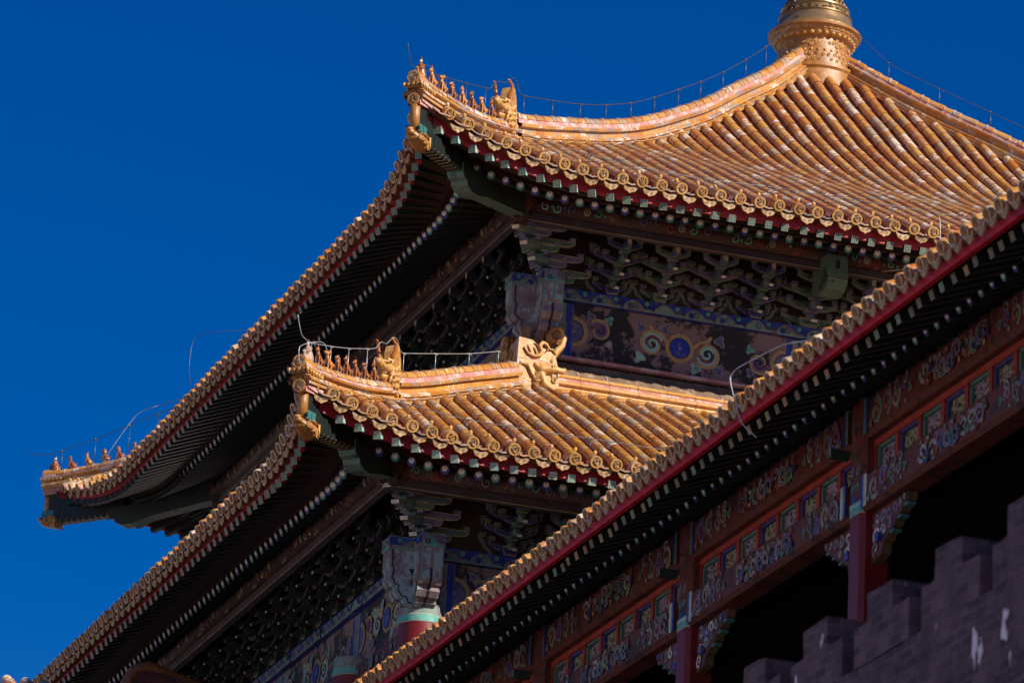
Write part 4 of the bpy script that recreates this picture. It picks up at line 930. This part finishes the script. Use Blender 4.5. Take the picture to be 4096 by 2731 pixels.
for k in range(30):
    a = 2*PI*k/30
    mb.sphere((.492*math.cos(a), .492*math.sin(a), 30.065), .034, 'gilt_dark', 8); mb.sphere((.43*math.cos(a), .43*math.sin(a), 30.2), .022, 'gilt', 6)
    f = cyl(.55); mb.tube([f(a*.55+x, 29.93+y, .0-.35*y) for x, y in spiral(0, 0, .036, 1.2, k*2, 1 if k % 2 else -1, 10)], .009, 'gilt_dark', 5)
mb.build('gilded_bell', fin)

# ---- lightning conductors
WIRES = 'steel'
def bendy(pts):
    P = [Vector(p) for p in pts]
    if len(P) < 3: return P
    P = [P[0]*2-P[1]]+P+[P[-1]*2-P[-2]]; out = []
    for a, b, c, d in zip(P, P[1:], P[2:], P[3:]):
        m1, m2 = (c-a)*.36, (d-b)*.36; L = (c-b).length
        for m in (m1, m2):
            if m.length > L*.8: m *= L*.8/m.length
        for i in range(5):
            u = i/5; out.append(b*(2*u**3-3*u*u+1)+m1*(u**3-2*u*u+u)+c*(3*u*u-2*u**3)+m2*(u**3-u*u))
    return out+[P[-2]]
def wire_thing(label, runs, posts, mat='steel', r=.006, loops=()):
    root = thing('lightning_conductor', label, 'lightning conductor', None, 'lightning conductors along the roofs')
    for pts in runs:
        mb = MB(); mb.tube(bendy(pts), r, mat, 6); mb.build('wire', root)
    for p, q in posts:
        mb = MB(); mb.tube([p, q], r*.9, 'steel_bright' if mat != 'steel' else mat, 6); mb.tube([(q[0]-.03, q[1]-.015, q[2]-.005), (q[0]+.03, q[1]+.015, q[2]-.005)], r*1.7, mat, 6); mb.build('support_rod', root)
def dia(l, key='near'):
    s = {'near': (-1, -1), 'far': (-1, 1), 'right': (1, -1)}[key]; return [(s[0]*d, s[1]*d, z) for d, z in l]
def hp(rf, ds, key, dk, tops):
    out = []
    for d in ds:
        k = .64 if d > dk else 1.; z = rf.hip(d)-.04+.385*k+.088
        t = tops(d); (a, b) = dia([(d, z-.02), (d, t)], key); out.append((a, b))
    return out
def interp(l):
    def f(d):
        l2 = sorted(l)
        for (a, za), (b, zb) in zip(l2[:-1], l2[1:]):
            if a <= d <= b: return za+(zb-za)*(d-a)/(b-a)
        return l2[0][1] if d < l2[0][0] else l2[-1][1]
    return f
WU = [(9.73, 24.0), (9.63, 23.76), (9.46, 23.79), (8.92, 23.97), (8.5, 24.12), (8.09, 24.28), (7.99, 24.33), (7.86, 24.5), (7.68, 24.58), (7.52, 24.74), (7.44, 24.74), (7.36, 24.62), (7.26, 24.62), (6.62, 24.9), (5.99, 25.19), (5.39, 25.51), (4.8, 25.86), (4.23, 26.26), (3.64, 26.71), (3.08, 27.14), (2.5, 27.62), (1.9, 28.16), (1.36, 28.68), (.61, 29.5)]
wire_thing('thin dark conductor wire on posts along the upper near ridge up to the finial', [dia(WU), dia([(9.58, 23.45), (9.64, 23.57), (9.6, 23.69), (9.46, 23.79), (9.3, 23.93), (9.16, 23.92), (9.05, 23.8), (8.88, 23.66), (8.70, 23.66)])+[(-8.65, -8.7, 23.61), (-8.09, -8.7, 23.52), (-7.58, -8.7, 23.43), (-6.78, -8.7, 23.33), (-5.95, -8.68, 23.28), (-5.11, -8.62, 23.30), (-4.14, -8.5, 23.40), (-3.3, -8.5, 23.42), (-1.46, -8.5, 23.45), (4, -8.5, 23.45)]],
           hp(UP, [9.46, 8.92, 8.5, 8.09, 7.26, 6.62, 5.99, 5.39, 4.8, 4.23, 3.64, 3.08, 2.5, 1.9, 1.36], 'near', 7.55, interp(WU))+[((x, y, UP.z(x, -y)+.05), (x, y, z)) for x, y, z in ((-8.09, -8.7, 23.52), (-7.58, -8.7, 23.43), (-6.78, -8.7, 23.33), (-5.95, -8.68, 23.28), (-5.11, -8.62, 23.30), (-4.14, -8.5, 23.40), (-3.3, -8.5, 23.42), (-2.3, -8.5, 23.43))])
wire_thing('conductor wire on posts along the upper right ridge against the sky', [[(.5, -.5, 29.6)]+[(d, -d, UP.hip(d)+.68) for d in (.9, 1.4, 1.9, 2.4, 2.9, 3.4, 4)]], [((d, -d, UP.hip(d)+.40), (d, -d, UP.hip(d)+.68)) for d in (.9, 1.5, 2.1, 2.7, 3.3, 3.9)])
WL = [(11.48, 19.42), (11.38, 19.2), (11.2, 19.19), (10.84, 19.31), (10.51, 19.44), (10.16, 19.6), (10.01, 19.68), (9.91, 19.81), (9.81, 19.83), (9.68, 19.98), (9.6, 19.98), (9.54, 19.87), (9.46, 19.87), (8.83, 20.16), (8.15, 20.48), (7.54, 20.80)]
wire_thing('pale conductor wire on posts along the lower near ridge', [dia(WL), dia([(11.39, 18.79), (11.41, 19.03), (11.2, 19.19), (11.02, 19.28), (10.94, 19.27), (10.84, 19.03), (10.76, 18.9), (10.55, 18.95)])],
           hp(LO, [11.2, 10.84, 10.51, 10.16, 9.46, 8.83, 8.15, 7.54], 'near', 9.65, interp(WL)), 'steel_bright', .0052)
wire_thing('dark conductor wire on short posts along the sunlit lower eave tiles', [[(-10.55, -10.55, 18.95), (-10.5, -10.5, 18.93), (-9.67, -10.5, 18.83), (-8.91, -10.5, 18.76), (-8.07, -10.5, 18.75), (-7.26, -10.5, 18.76), (-3, -10.5, 18.76)]], [((x, -10.5, LO.z(x, 10.5)+.04), (x, -10.5, z)) for x, z in ((-9.67, 18.83), (-8.91, 18.76), (-8.07, 18.75), (-7.26, 18.76))], 'steel', .0055)
WF = [(9.82, 24.05), (9.65, 23.99), (9.37, 24.03), (8.93, 24.17), (8.48, 24.35), (8.11, 24.5), (7.91, 24.57), (7.82, 24.7), (7.69, 24.79), (7.53, 24.97), (7.4, 25.0), (6, 25.3)]
wire_thing('conductor wire on posts over the figures of the far left ridge', [dia(WF, 'far'), [(-7.69, 7.69, 24.75), (-8.2, 7.9, 24.55), (-8.6, 7.6, 24.25), (-9.0, 7.4, 23.6), (-9.25, 7.2, 23.1), (-9.2, 6.9, 22.95)]], hp(UP, [9.37, 8.93, 8.48, 8.11], 'far', 7.55, interp(WF)))
wire_thing('conductor wire looping out over the middle of the upper left eave', [[(-8.2, 1.2, 23.75), (-8.9, 1.6, 23.75), (-9.25, 1.8, 23.65), (-9.32, 1.75, 23.2), (-9.3, 1.6, 22.8), (-9.15, 1.5, 22.72)]], [], 'steel', .004)
wire_thing('pale drop wire hanging from the right part of the upper sunlit eave', [[(-2.0, -8.5, 23.42), (-1.97, -9.1, 23.2), (-1.95, -9.28, 23.05), (-1.95, -9.28, 22.5), (-2.0, -9.1, 22.42), (-2.4, -8.4, 22.5)]], [], 'steel_bright')
wire_thing('thin wire along the edge of the lower left eave', [[(-11.0+.45, y, LO.z(y, 10.55)+.24) for y in [-9+.9*i for i in range(20)]]], [((-10.55, y, LO.z(y, 10.55)+.04), (-10.55, y, LO.z(y, 10.55)+.24)) for y in [-8+1.3*i for i in range(13)]])

# ============================================================ gallery in the foreground
gal = thing('gallery', 'long single storey gallery with amber tiled eave, red fascia and painted beams', 'gallery', rz(0, (0, 0, 8.9)))
GZ = Matrix.Translation((0, 0, -8.9))
GE, GY0, GY1, GEZ = -10.0, -66.0, -9.3, 15.26         # eave tile line
def gy(y): return GEZ+(.0 if y < -13 else .03*((y+13)/3.7)**2)
gsl = .50
def groof(x): # height of the roof face over x
    u = x-GE; return gy(-20)+u*(.40+.02*u)
# local face frame: -Y outward -> world -X. a = -y_world
GF = GZ @ Matrix.Rotation(-PI/2, 4, 'Z')       # (a,-v) -> (-v,-a)
class GRoof:
    E = 10.; Ec = 60
    def z(s, a, v): return (15.22+max(0, 10-v)*(.42+.052*max(0, 10-v))+min(0, 10-v)*.42)+(.03*((13-a)/3.7)**2 if a < 13 else 0)
    def ve(s, a): return 10.
GR = GRoof()
def gal_slope():
    mb = MB(); arc = [i*PI/8 for i in range(9)]; sp = .242; r0 = .070
    k = 0; a = 9.35
    while a < 64:
        v0, v1 = 2.5, 9.9; ns = 30
        for i in range(ns):
            va = v0+(v1-v0)*i/ns; vb = v0+(v1-v0)*(i+1)/ns; ring = []
            for v, r in ((va, r0*.9), (vb, r0)):
                g = (GR.z(a, v+.02)-GR.z(a, v-.02))/.04; nl = math.hypot(1, g)
                for x, h in [(-r0*1.22, -.02)]+[(-r*math.cos(t), .04+r*math.sin(t)) for t in arc]+[(r0*1.22, -.02)]: ring.append((a+x, -(v+h*(-g)/nl), GR.z(a, v)+h/nl))
            mb.add(ring, [(j, j+1, 12+j, 11+j) for j in range(1, 9)], 'tile', tint(), True); mb.add(ring, [(0, 1, 12, 11), (9, 10, 21, 20)], 'mortar_red'); mb.add(ring[11:], [tuple(range(1, 10))], 'mortar_red')
        a += sp
    for i in range(30):
        va, vb = 2.45+7.5*i/30, 2.45+7.5*(i+1)/30
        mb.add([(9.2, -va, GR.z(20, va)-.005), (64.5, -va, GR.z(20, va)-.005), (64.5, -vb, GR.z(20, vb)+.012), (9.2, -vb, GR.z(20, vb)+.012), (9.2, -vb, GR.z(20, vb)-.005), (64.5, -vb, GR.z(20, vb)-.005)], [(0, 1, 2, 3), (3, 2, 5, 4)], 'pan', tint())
    # far side and ridge
    zr = GR.z(20, 2.45)
    mb.add([(9.2, -2.45, zr), (64.5, -2.45, zr), (64.5, 5.5, 15.2), (9.2, 5.5, 15.2)], [(3, 2, 1, 0)], 'pan')
    mb.box((36.8, -2.45, zr+.2), (55.2, .30, .5), 'ridge_glaze', tint=(.5, .3, .5)); mb.tube([(9.2, -2.45, zr+.45), (64.5, -2.45, zr+.45)], .11, 'ridge_glaze', 10)
    mb.add([(9.3, -9.8, 15.2), (9.3, -6, 17.9), (9.3, -2.45, zr-.05), (9.3, 5.4, 15.2)], [(0, 1, 2, 3)], 'beam_red')
    return mb
gs = gal_slope().build('roof_slope', gal, GF)
mb = MB(); gx = [-9.7+.3*i for i in range(24)]
mb.prism([(x, GR.z(20, -x)-.05) for x in gx]+[(x, min(GR.z(20, -x)+.72, .911*(x+26.7))) for x in gx[::-1]], lambda p, q, d: (-(-9.6)+d, p, q), -.14, .14, 'ridge_glaze'); mb.build('shading_end_ridge', gal, GF)  # hidden ridge, its height shaped to keep sun off the pavilion column
tsg, dsg = [], []
a = 9.35
while a < 33.5:
    k = .90
    tsg.append((EAVE[RN.randrange(8)], Matrix.Translation((a+RN.uniform(-.008, .008), -10.+RN.uniform(-.012, .012), GR.z(a, 10)+.04)) @ Matrix.Rotation(.36+RN.uniform(-.04, .04), 4, 'X') @ Matrix.Rotation(RN.uniform(-.4, .4), 4, 'Y') @ Matrix.Scale(.92, 4)))
    dsg.append((DRIPG[RN.randrange(3)], Matrix.Translation((a+.121, -10.015, GR.z(a, 10)-.012)) @ Matrix.Rotation(RN.uniform(-.14, .14), 4, 'X') @ Matrix.Rotation(RN.uniform(-.08, .08), 4, 'Y'))); a += .242
for nm, it in (('eave_tile', tsg), ('drip_tile', dsg)):
    it = it[::-1] if False else it
    repeat(nm, it, gs, 100)
mb = MB(); xs = [9.2+.5*i for i in range(111)]
ln = [(x, 10., GR.z(x, 10)) for x in xs]
strip(mb, ln, rect(-.14, -.085, -.135, -.0), 'red_bounce'); strip(mb, ln, rect(-.13, -.06, -.02, .01), 'mortar_red')
strip(mb, [(x, 9.3, GR.z(x, 10)+.045) for x in xs], rect(-.06, .02, 0, .06), 'red_bounce')
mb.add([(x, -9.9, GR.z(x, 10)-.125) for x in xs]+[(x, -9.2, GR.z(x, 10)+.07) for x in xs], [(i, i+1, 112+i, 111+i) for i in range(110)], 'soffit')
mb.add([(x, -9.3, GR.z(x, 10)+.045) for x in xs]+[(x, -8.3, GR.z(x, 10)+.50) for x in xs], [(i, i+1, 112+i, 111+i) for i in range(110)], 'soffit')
gev = mb.build('eave_board', gal, GF)
fs, rs = [], []; a = 9.4; i = 0
while a < 33.5:
    e = RN.uniform(-.014, .014); z = GR.z(a, 10)+RN.uniform(-.006, .006)
    fs.append((RN.choice(FLYG), aim(Vector((a+e, -9.80+RN.uniform(-.02, .02), z-.175)), Vector((a+e, -9.25, z+.03))))); rs.append((RAFG[i % 2], aim(Vector((a+.12, -9.25, z-.02)), Vector((a+.12, -8.3, z+.43))))); a += .246; i += 1
repeat('flying_rafter', fs, gev, 100); repeat('rafter', rs, gev, 100)
# columns, beams, fretwork panels (face coords: a along, -v)
CY = [8.5+4.69*i for i in range(-0, 7)]; CY = [13.16+4.69*i for i in range(0, 6)]; CY = [8.47]+CY
W = 8.6
def gplane(x): return lambda p, q, t: (p, -(x+t), q)
for ci, cyy in enumerate(CY):
    mb = MB(); s = .17; b = .05
    sec = [(-s+b, -s), (s-b, -s), (s, -s+b), (s, s-b), (s-b, s), (-s+b, s), (-s, s-b), (-s, -s+b)]
    mb.prism(sec, lambda p, q, d: (cyy+p, -(W-.0)+q, d), 8.9, 14.20, 'column_red'); c_ = mb.build('column', gal, GF)
    mb = MB(); k = 1.03
    for z0, z1, m_ in ((14.20, 14.215, 'gold_line'), (14.215, 14.27, 'teal'), (14.27, 14.275, 'ink'), (14.275, 14.33, 'teal_pale')): mb.prism([(p*k, q*k) for p, q in sec], lambda p, q, d: (cyy+p, -W+q, d), z0, z1-.001, m_)
    mb.build('column_band', c_)
    mb = MB(); mb.prism(sec, lambda p, q, d: (cyy+p, -W+q, d), 14.33, 15.42, 'beam_red')
    d = Deco(mb, gplane(W+s), .003)
    d.disc(cyy-.02, 14.36, .05, 'blue', 14)
    for sg in (-1, 1):
        d.curl(cyy+sg*.055, 14.48, .045, 0 if sg > 0 else PI, sg, 'teal', 'ink', .3); d.curl(cyy+sg*.06, 14.66, .05, 1, -sg, 'violet', 'gold_line', .28); d.curl(cyy+sg*.05, 14.98, .05, 2, sg, 'crimson', 'violet', .3); d.curl(cyy+sg*.06, 15.14, .045, 3, -sg, 'violet', 'ink', .3)
    mb.build('column_head', c_)
    mb = MB(); mb.box((cyy+.02, -(W+.36), 14.80), (.09, .20, .09), 'green_deep'); mb.box((cyy+.02, -(W+.472), 14.80), (.075, .004, .075), 'mauve'); mb.box((cyy+.02, -(W+.476), 14.80), (.03, .004, .06), 'ink'); mb.build('beam_end', c_)
for bi in range(len(CY)-1):
    x0, x1 = CY[bi]+.17, CY[bi+1]-.17; xm = (x0+x1)/2
    def rbeam(z0, z1, v, th, seed, nm, cols):
        mb = MB(); e = .045
        sec = [(-th/2+e, z0), (th/2-e, z0), (th/2, z0+e), (th/2, z1-e), (th/2-e, z1), (-th/2+e, z1), (-th/2, z1-e), (-th/2, z0+e)]
        mb.prism(sec, lambda p, q, d: (d, -(v+p), q), x0, x1, 'beam_red')
        d = Deco(mb, gplane(v+th/2), .003); h = z1-z0; rr = random.Random(seed); zc = (z0+z1)/2
        for sg, xe in ((1, x0), (-1, x1)):
            for o, w_, m_ in ((.03, .05, cols[0]), (.075, .03, cols[1]), (.115, .04, cols[2])): d.line([(xe+sg*o, z0+e*.6), (xe+sg*o, z1-e*.4)], w_, m_)
            x = xe+sg*.32
            for j, k in enumerate((1., .9, .75, .6)):
                d.curl(x, zc+(.01 if j % 2 else -.02), h*.32*k, rr.uniform(0, 6), sg*(1 if j % 2 else -1), ('blue', 'teal_muted', 'violet', 'grey_green')[(j+seed) % 4], 'gold_line', .32, 1.3); d.curl(x, zc, h*.22*k, rr.uniform(0, 6), sg, 'crimson', 'ink', .26, .8); d.curl(x+sg*.03, zc+h*.26, h*.15, rr.uniform(0, 6), -sg, 'mauve', 'ink', .36, 1.1); d.disc(x+.05, zc-h*.30, h*.06, 'grey_green', 8); x += sg*h*.62*k
            d.cloud(x, zc-.02, h*.11, rr.uniform(0, 6), 'teal_muted', 'gold_line'); d.cloud(xe+sg*.22, zc-h*.3, h*.09, 1, 'mauve', 'ink')
        x = xm-.66
        while x < xm+.68:
            d.disc(x+.06, zc-h*.22, h*.07, 'gold', 8); d.disc(x-.05, zc+h*.25, h*.06, 'mauve', 8); d.curl(x+.10, zc+h*.2, h*.13, rr.uniform(0, 6), -1, 'crimson', 'gold_line', .3)
            d.curl(x, zc+rr.uniform(-.04, .04), h*.28, rr.uniform(0, 6), rr.choice((-1, 1)), rr.choice(('blue_dark', 'teal_muted', 'grey_green', 'violet', 'mauve')), 'gold_line', .32, 1.3); d.cloud(x+.13, zc+rr.uniform(-.06, .06), h*.10, rr.uniform(0, 6), rr.choice(('blue_dark', 'teal_muted')), 'ink'); d.curl(x+.09, zc-h*.16, h*.20, rr.uniform(0, 6), 1, rr.choice(('teal_muted', 'blue_dark', 'crimson')), 'ink', .34, 1.2); x += .185
        mb.build(nm, gal, GF)
    rbeam(14.965, 15.38, W+.02, .30, 10+bi, 'upper_beam', ('green_dark', 'blue', 'ink')); rbeam(14.20, 14.58, W+.02, .32, 20+bi, 'lower_beam', ('blue', 'teal_pale', 'white_paint'))
    mb = MB(); mb.box((xm, -(W-.02), 14.925), (x1-x0, .14, .07), 'panel_red'); mb.box((xm, -(W-.05), 14.75), (x1-x0, .04, .36), 'panel_red'); o = mb.build('panel_board', gal, GF)
    n = 8; pw = (x1-x0)/n
    for j in range(n):
        px = x0+pw*(j+.5); col = ('teal_muted', 'blue_dark')[j % 2]; fm = ('fret_mauve', 'fret_gold')[j % 2]
        mb = MB(); hw, z0, z1 = pw*.38, 14.57, 14.875; t = .035
        for c, d3 in (((px-hw, 0, (z0+z1)/2), (t, .05, z1-z0)), ((px+hw, 0, (z0+z1)/2), (t, .05, z1-z0)), ((px, 0, z1), (2*hw+t, .05, t))): mb.box((c[0], -(W+.0), c[2]), d3, col)
        for sg in (-1, 1): mb.box((px+sg*pw*.47, -(W+.0), 14.73), (.035, .09, .31), 'panel_red')
        fr = mb.build('fret_frame', o)
        mb = MB(); mb.add([(px-hw+.01, -(W-.01), z0-.05), (px+hw-.01, -(W-.01), z0-.05), (px+hw-.01, -(W-.01), z1-.01), (px-hw+.01, -(W-.01), z1-.01)], [(0, 1, 2, 3)], fm); mb.build('fretwork', fr)
    # carved brackets under the lower beam at both ends
    for sg, xe in ((1, x0), (-1, x1)):
        mb = MB(); pf = [(0, 0), (1.0, 0), (.96, -.10), (.84, -.13), (.80, -.20), (.66, -.24), (.60, -.33), (.44, -.37), (.38, -.45), (.30, -.47), (.28, -.60), (.0, -.66)]
        fn = lambda p, q, d_: (xe+sg*p*.88, -(W+d_), 14.19+q*.78)
        mb.prism(pf, fn, -.05, .05, 'beam_red', 'carved_brown')
        d = Deco(mb, lambda p, q, t: fn(p, q, .05+t), .003); rr = random.Random(bi*3+sg)
        for p, q, r in ((.12, -.12, .10), (.30, -.13, .09), (.14, -.32, .10), (.32, -.31, .08), (.48, -.12, .085), (.50, -.26, .06), (.64, -.11, .075), (.78, -.07, .05), (.12, -.50, .09), (.90, -.05, .04)):
            d.curl(p, q, r, rr.uniform(0, 6), rr.choice((-1, 1)), rr.choice(('white_paint', 'mauve', 'blue', 'violet')), 'gold', .42, 1.2); d.disc(p+r*.2, q-r*.2, r*.26, rr.choice(('blue', 'teal', 'white_paint')), 8)
        for p, q in ((.9, -.14), (.72, -.25), (.52, -.38)): mb.box((xe+sg*p*.88, -(W+.0), 14.19+q*.78), (.10, .09, .03), 'teal_muted')
        mb.box((xe+sg*.20, -(W+.075), 14.19-.38*.78-.0), (.085, .05, .085), 'blue', None, .75)
        mb.build('carved_bracket', gal, GF)
mb = MB(); mb.tube([(8.4, -8.6, 15.50), (64, -8.6, 15.50)], .14, 'purlin', 14); mb.box((36, -8.6, 15.385), (55, .10, .06), 'red_fascia'); mb.build('eave_purlin', gal, GF)
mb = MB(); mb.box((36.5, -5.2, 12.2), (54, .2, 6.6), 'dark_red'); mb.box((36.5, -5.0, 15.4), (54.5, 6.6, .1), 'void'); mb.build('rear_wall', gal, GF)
# handrail glimpsed behind the parapet
mb = MB(); mb.tube([(10, -11.6, 9.62), (60, -11.6, 9.62)], .04, 'beam_red', 8)
for i in range(20): mb.tube([(11+2.4*i, -11.6, 8.9), (11+2.4*i, -11.6, 9.62)], .035, 'beam_red', 8)
tag(mb.build('railing', None, Matrix.Rotation(-PI/2, 4, 'Z')), 'dark red handrail glimpsed behind the crenellated parapet', 'railing')
wire_thing('pale conductor wire looping out from the gallery eave', [[(-10.1+.2, -24.2, 15.36), (-10.1, -23.79, 15.40), (-10.16, -22.75, 15.47), (-10.18, -22.62, 15.42), (-10.18, -22.66, 15.29), (-10.12, -22.80, 14.90), (-10.0, -22.92, 14.72)]], [], 'lead', .0065)
hornM = Matrix.Translation((-8.15, -9.65, 16.60)) @ Matrix.Rotation(rad(180), 4, 'Z')
beast_head(hornM, 'horned beast head behind the gallery eave with only its horn tips showing', .8)
wire_thing('short conductor wire loop beside the horn tips over the gallery eave', [[(-8.52, -9.9, 16.45), (-8.48, -9.8, 16.70), (-8.44, -9.8, 16.79), (-8.33, -9.8, 16.86), (-8.2, -9.8, 16.9), (-7.9, -9.8, 17.05)]], [])

# ============================================================ platform and crenellated parapet
mb = MB(); FX = -13.0
mb.box((FX+25, -33.4, 3.65), (50, 51., 10.5), 'brick'); mb.box((8+FX-4.5+13, 12, 3.65), (59.8, 40, 10.5), 'brick')
plat = mb.build('platform_wall'); tag(plat, 'massive grey brick platform wall carrying the pavilion and gallery', 'wall')
par = thing('parapet', 'weathered grey brick parapet with stepped merlons below the gallery', 'parapet', rz(0, (FX, 0, 8.9)))
PT = .32; pitch = 1.226
mb = MB(); mb.box((PT/2, -33.4, .36), (PT, 51., .74), 'brick'); mb.build('parapet_base', par)
y0 = -31.94
for i in range(-14, 19):
    y = y0+i*pitch
    if y > -9.2 or y < -58: continue
    mb = MB(); zt = 1.27
    u = lambda: RN.uniform(-.012, .012)
    pf = [(-.30, .72), (-.30+u(), 1.045+u()), (-.16, 1.045+u()), (0+u(), 1.045+u()), (u(), zt-.1), (u(), zt+u()), (.2, zt+u()), (.465+u(), zt+u()), (.465, zt-.12), (.465+u(), 1.045+u()), (.57, 1.045+u()), (.695+u(), 1.045+u()), (.695, .72)]
    j = RN.uniform(-.008, .008)
    mb.prism(pf, lambda p, q, d: (d, y+p, q+j), .0, PT, 'brick')
    mb.build('merlon', par)

# ============================================================ low roof at the bottom left
low = thing('porch', 'low tiled porch roof whose ridge tiles just show at bottom left', 'porch', rz(0, (-12.6, -4, 8.9)))
LZ = Matrix.Translation((12.6, 4, -8.9))
mb = MB(); arc = [i*PI/8 for i in range(9)]
for k in range(9):
    x = -13.75+.262*k
    for i in range(9):
        y0_, y1_ = -3.75-.27*i, -3.75-.27*(i+1); z0_, z1_ = 16.45-.13*i-.004*i*i, 16.45-.13*(i+1)-.004*(i+1)**2
        ring = [(x+(-r*math.cos(t)), y, z+r*math.sin(t)) for y, z, r in ((y0_, z0_, .085), (y1_, z1_, .095)) for t in arc]
        mb.add(ring, [(j, j+1, 10+j, 9+j) for j in range(8)], 'tile', tint(.2), True); mb.add(ring[9:], [tuple(range(9))], 'mortar_red')
mb.add([(-13.95, -3.7, 16.43), (-11.55, -3.7, 16.43), (-11.55, -6.2, 14.8), (-13.95, -6.2, 14.8)], [(3, 2, 1, 0)], 'pan', tint())
mb.add([(-13.95, -3.7, 16.43), (-11.55, -3.7, 16.43), (-11.55, -1.2, 14.8), (-13.95, -1.2, 14.8)], [(0, 1, 2, 3)], 'pan', tint())
mb.build('roof_slope', low, LZ)
mb = MB(); mb.box((-12.75, -3.7, 11.9), (2.0, 3.6, 6.0), 'dark_red'); mb.prism([(-5.5, 14.85), (-1.9, 14.85), (-3.7, 16.2)], lambda p, q, d: (d, p, q), -13.7, -11.8, 'dark_red'); mb.build('wall', low, LZ)
mb = MB()
def arch(o, r): return [(-10.55, -2.0), ]
pts = [(-11.05, -2.6, 16.6), (-11.03, -2.6, 16.95), (-10.93, -2.6, 17.15), (-10.75, -2.6, 17.22), (-10.3, -2.55, 17.12), (-9.6, -2.5, 16.95), (-9.0, -2.5, 16.85)]
mb.tube(pts, .09, 'figure_brown', 10); mb.tube([(a+.12, b, c-.17) for a, b, c in pts], .05, 'figure_brown', 8)
mb.prism([(a, c) for a, b, c in pts]+[(-9, 15.5), (-11.05, 15.5)], lambda p, q, d: (p, -2.6+d, q), -.06, .06, 'beam_red'); mb.build('ridge_end', low, LZ)
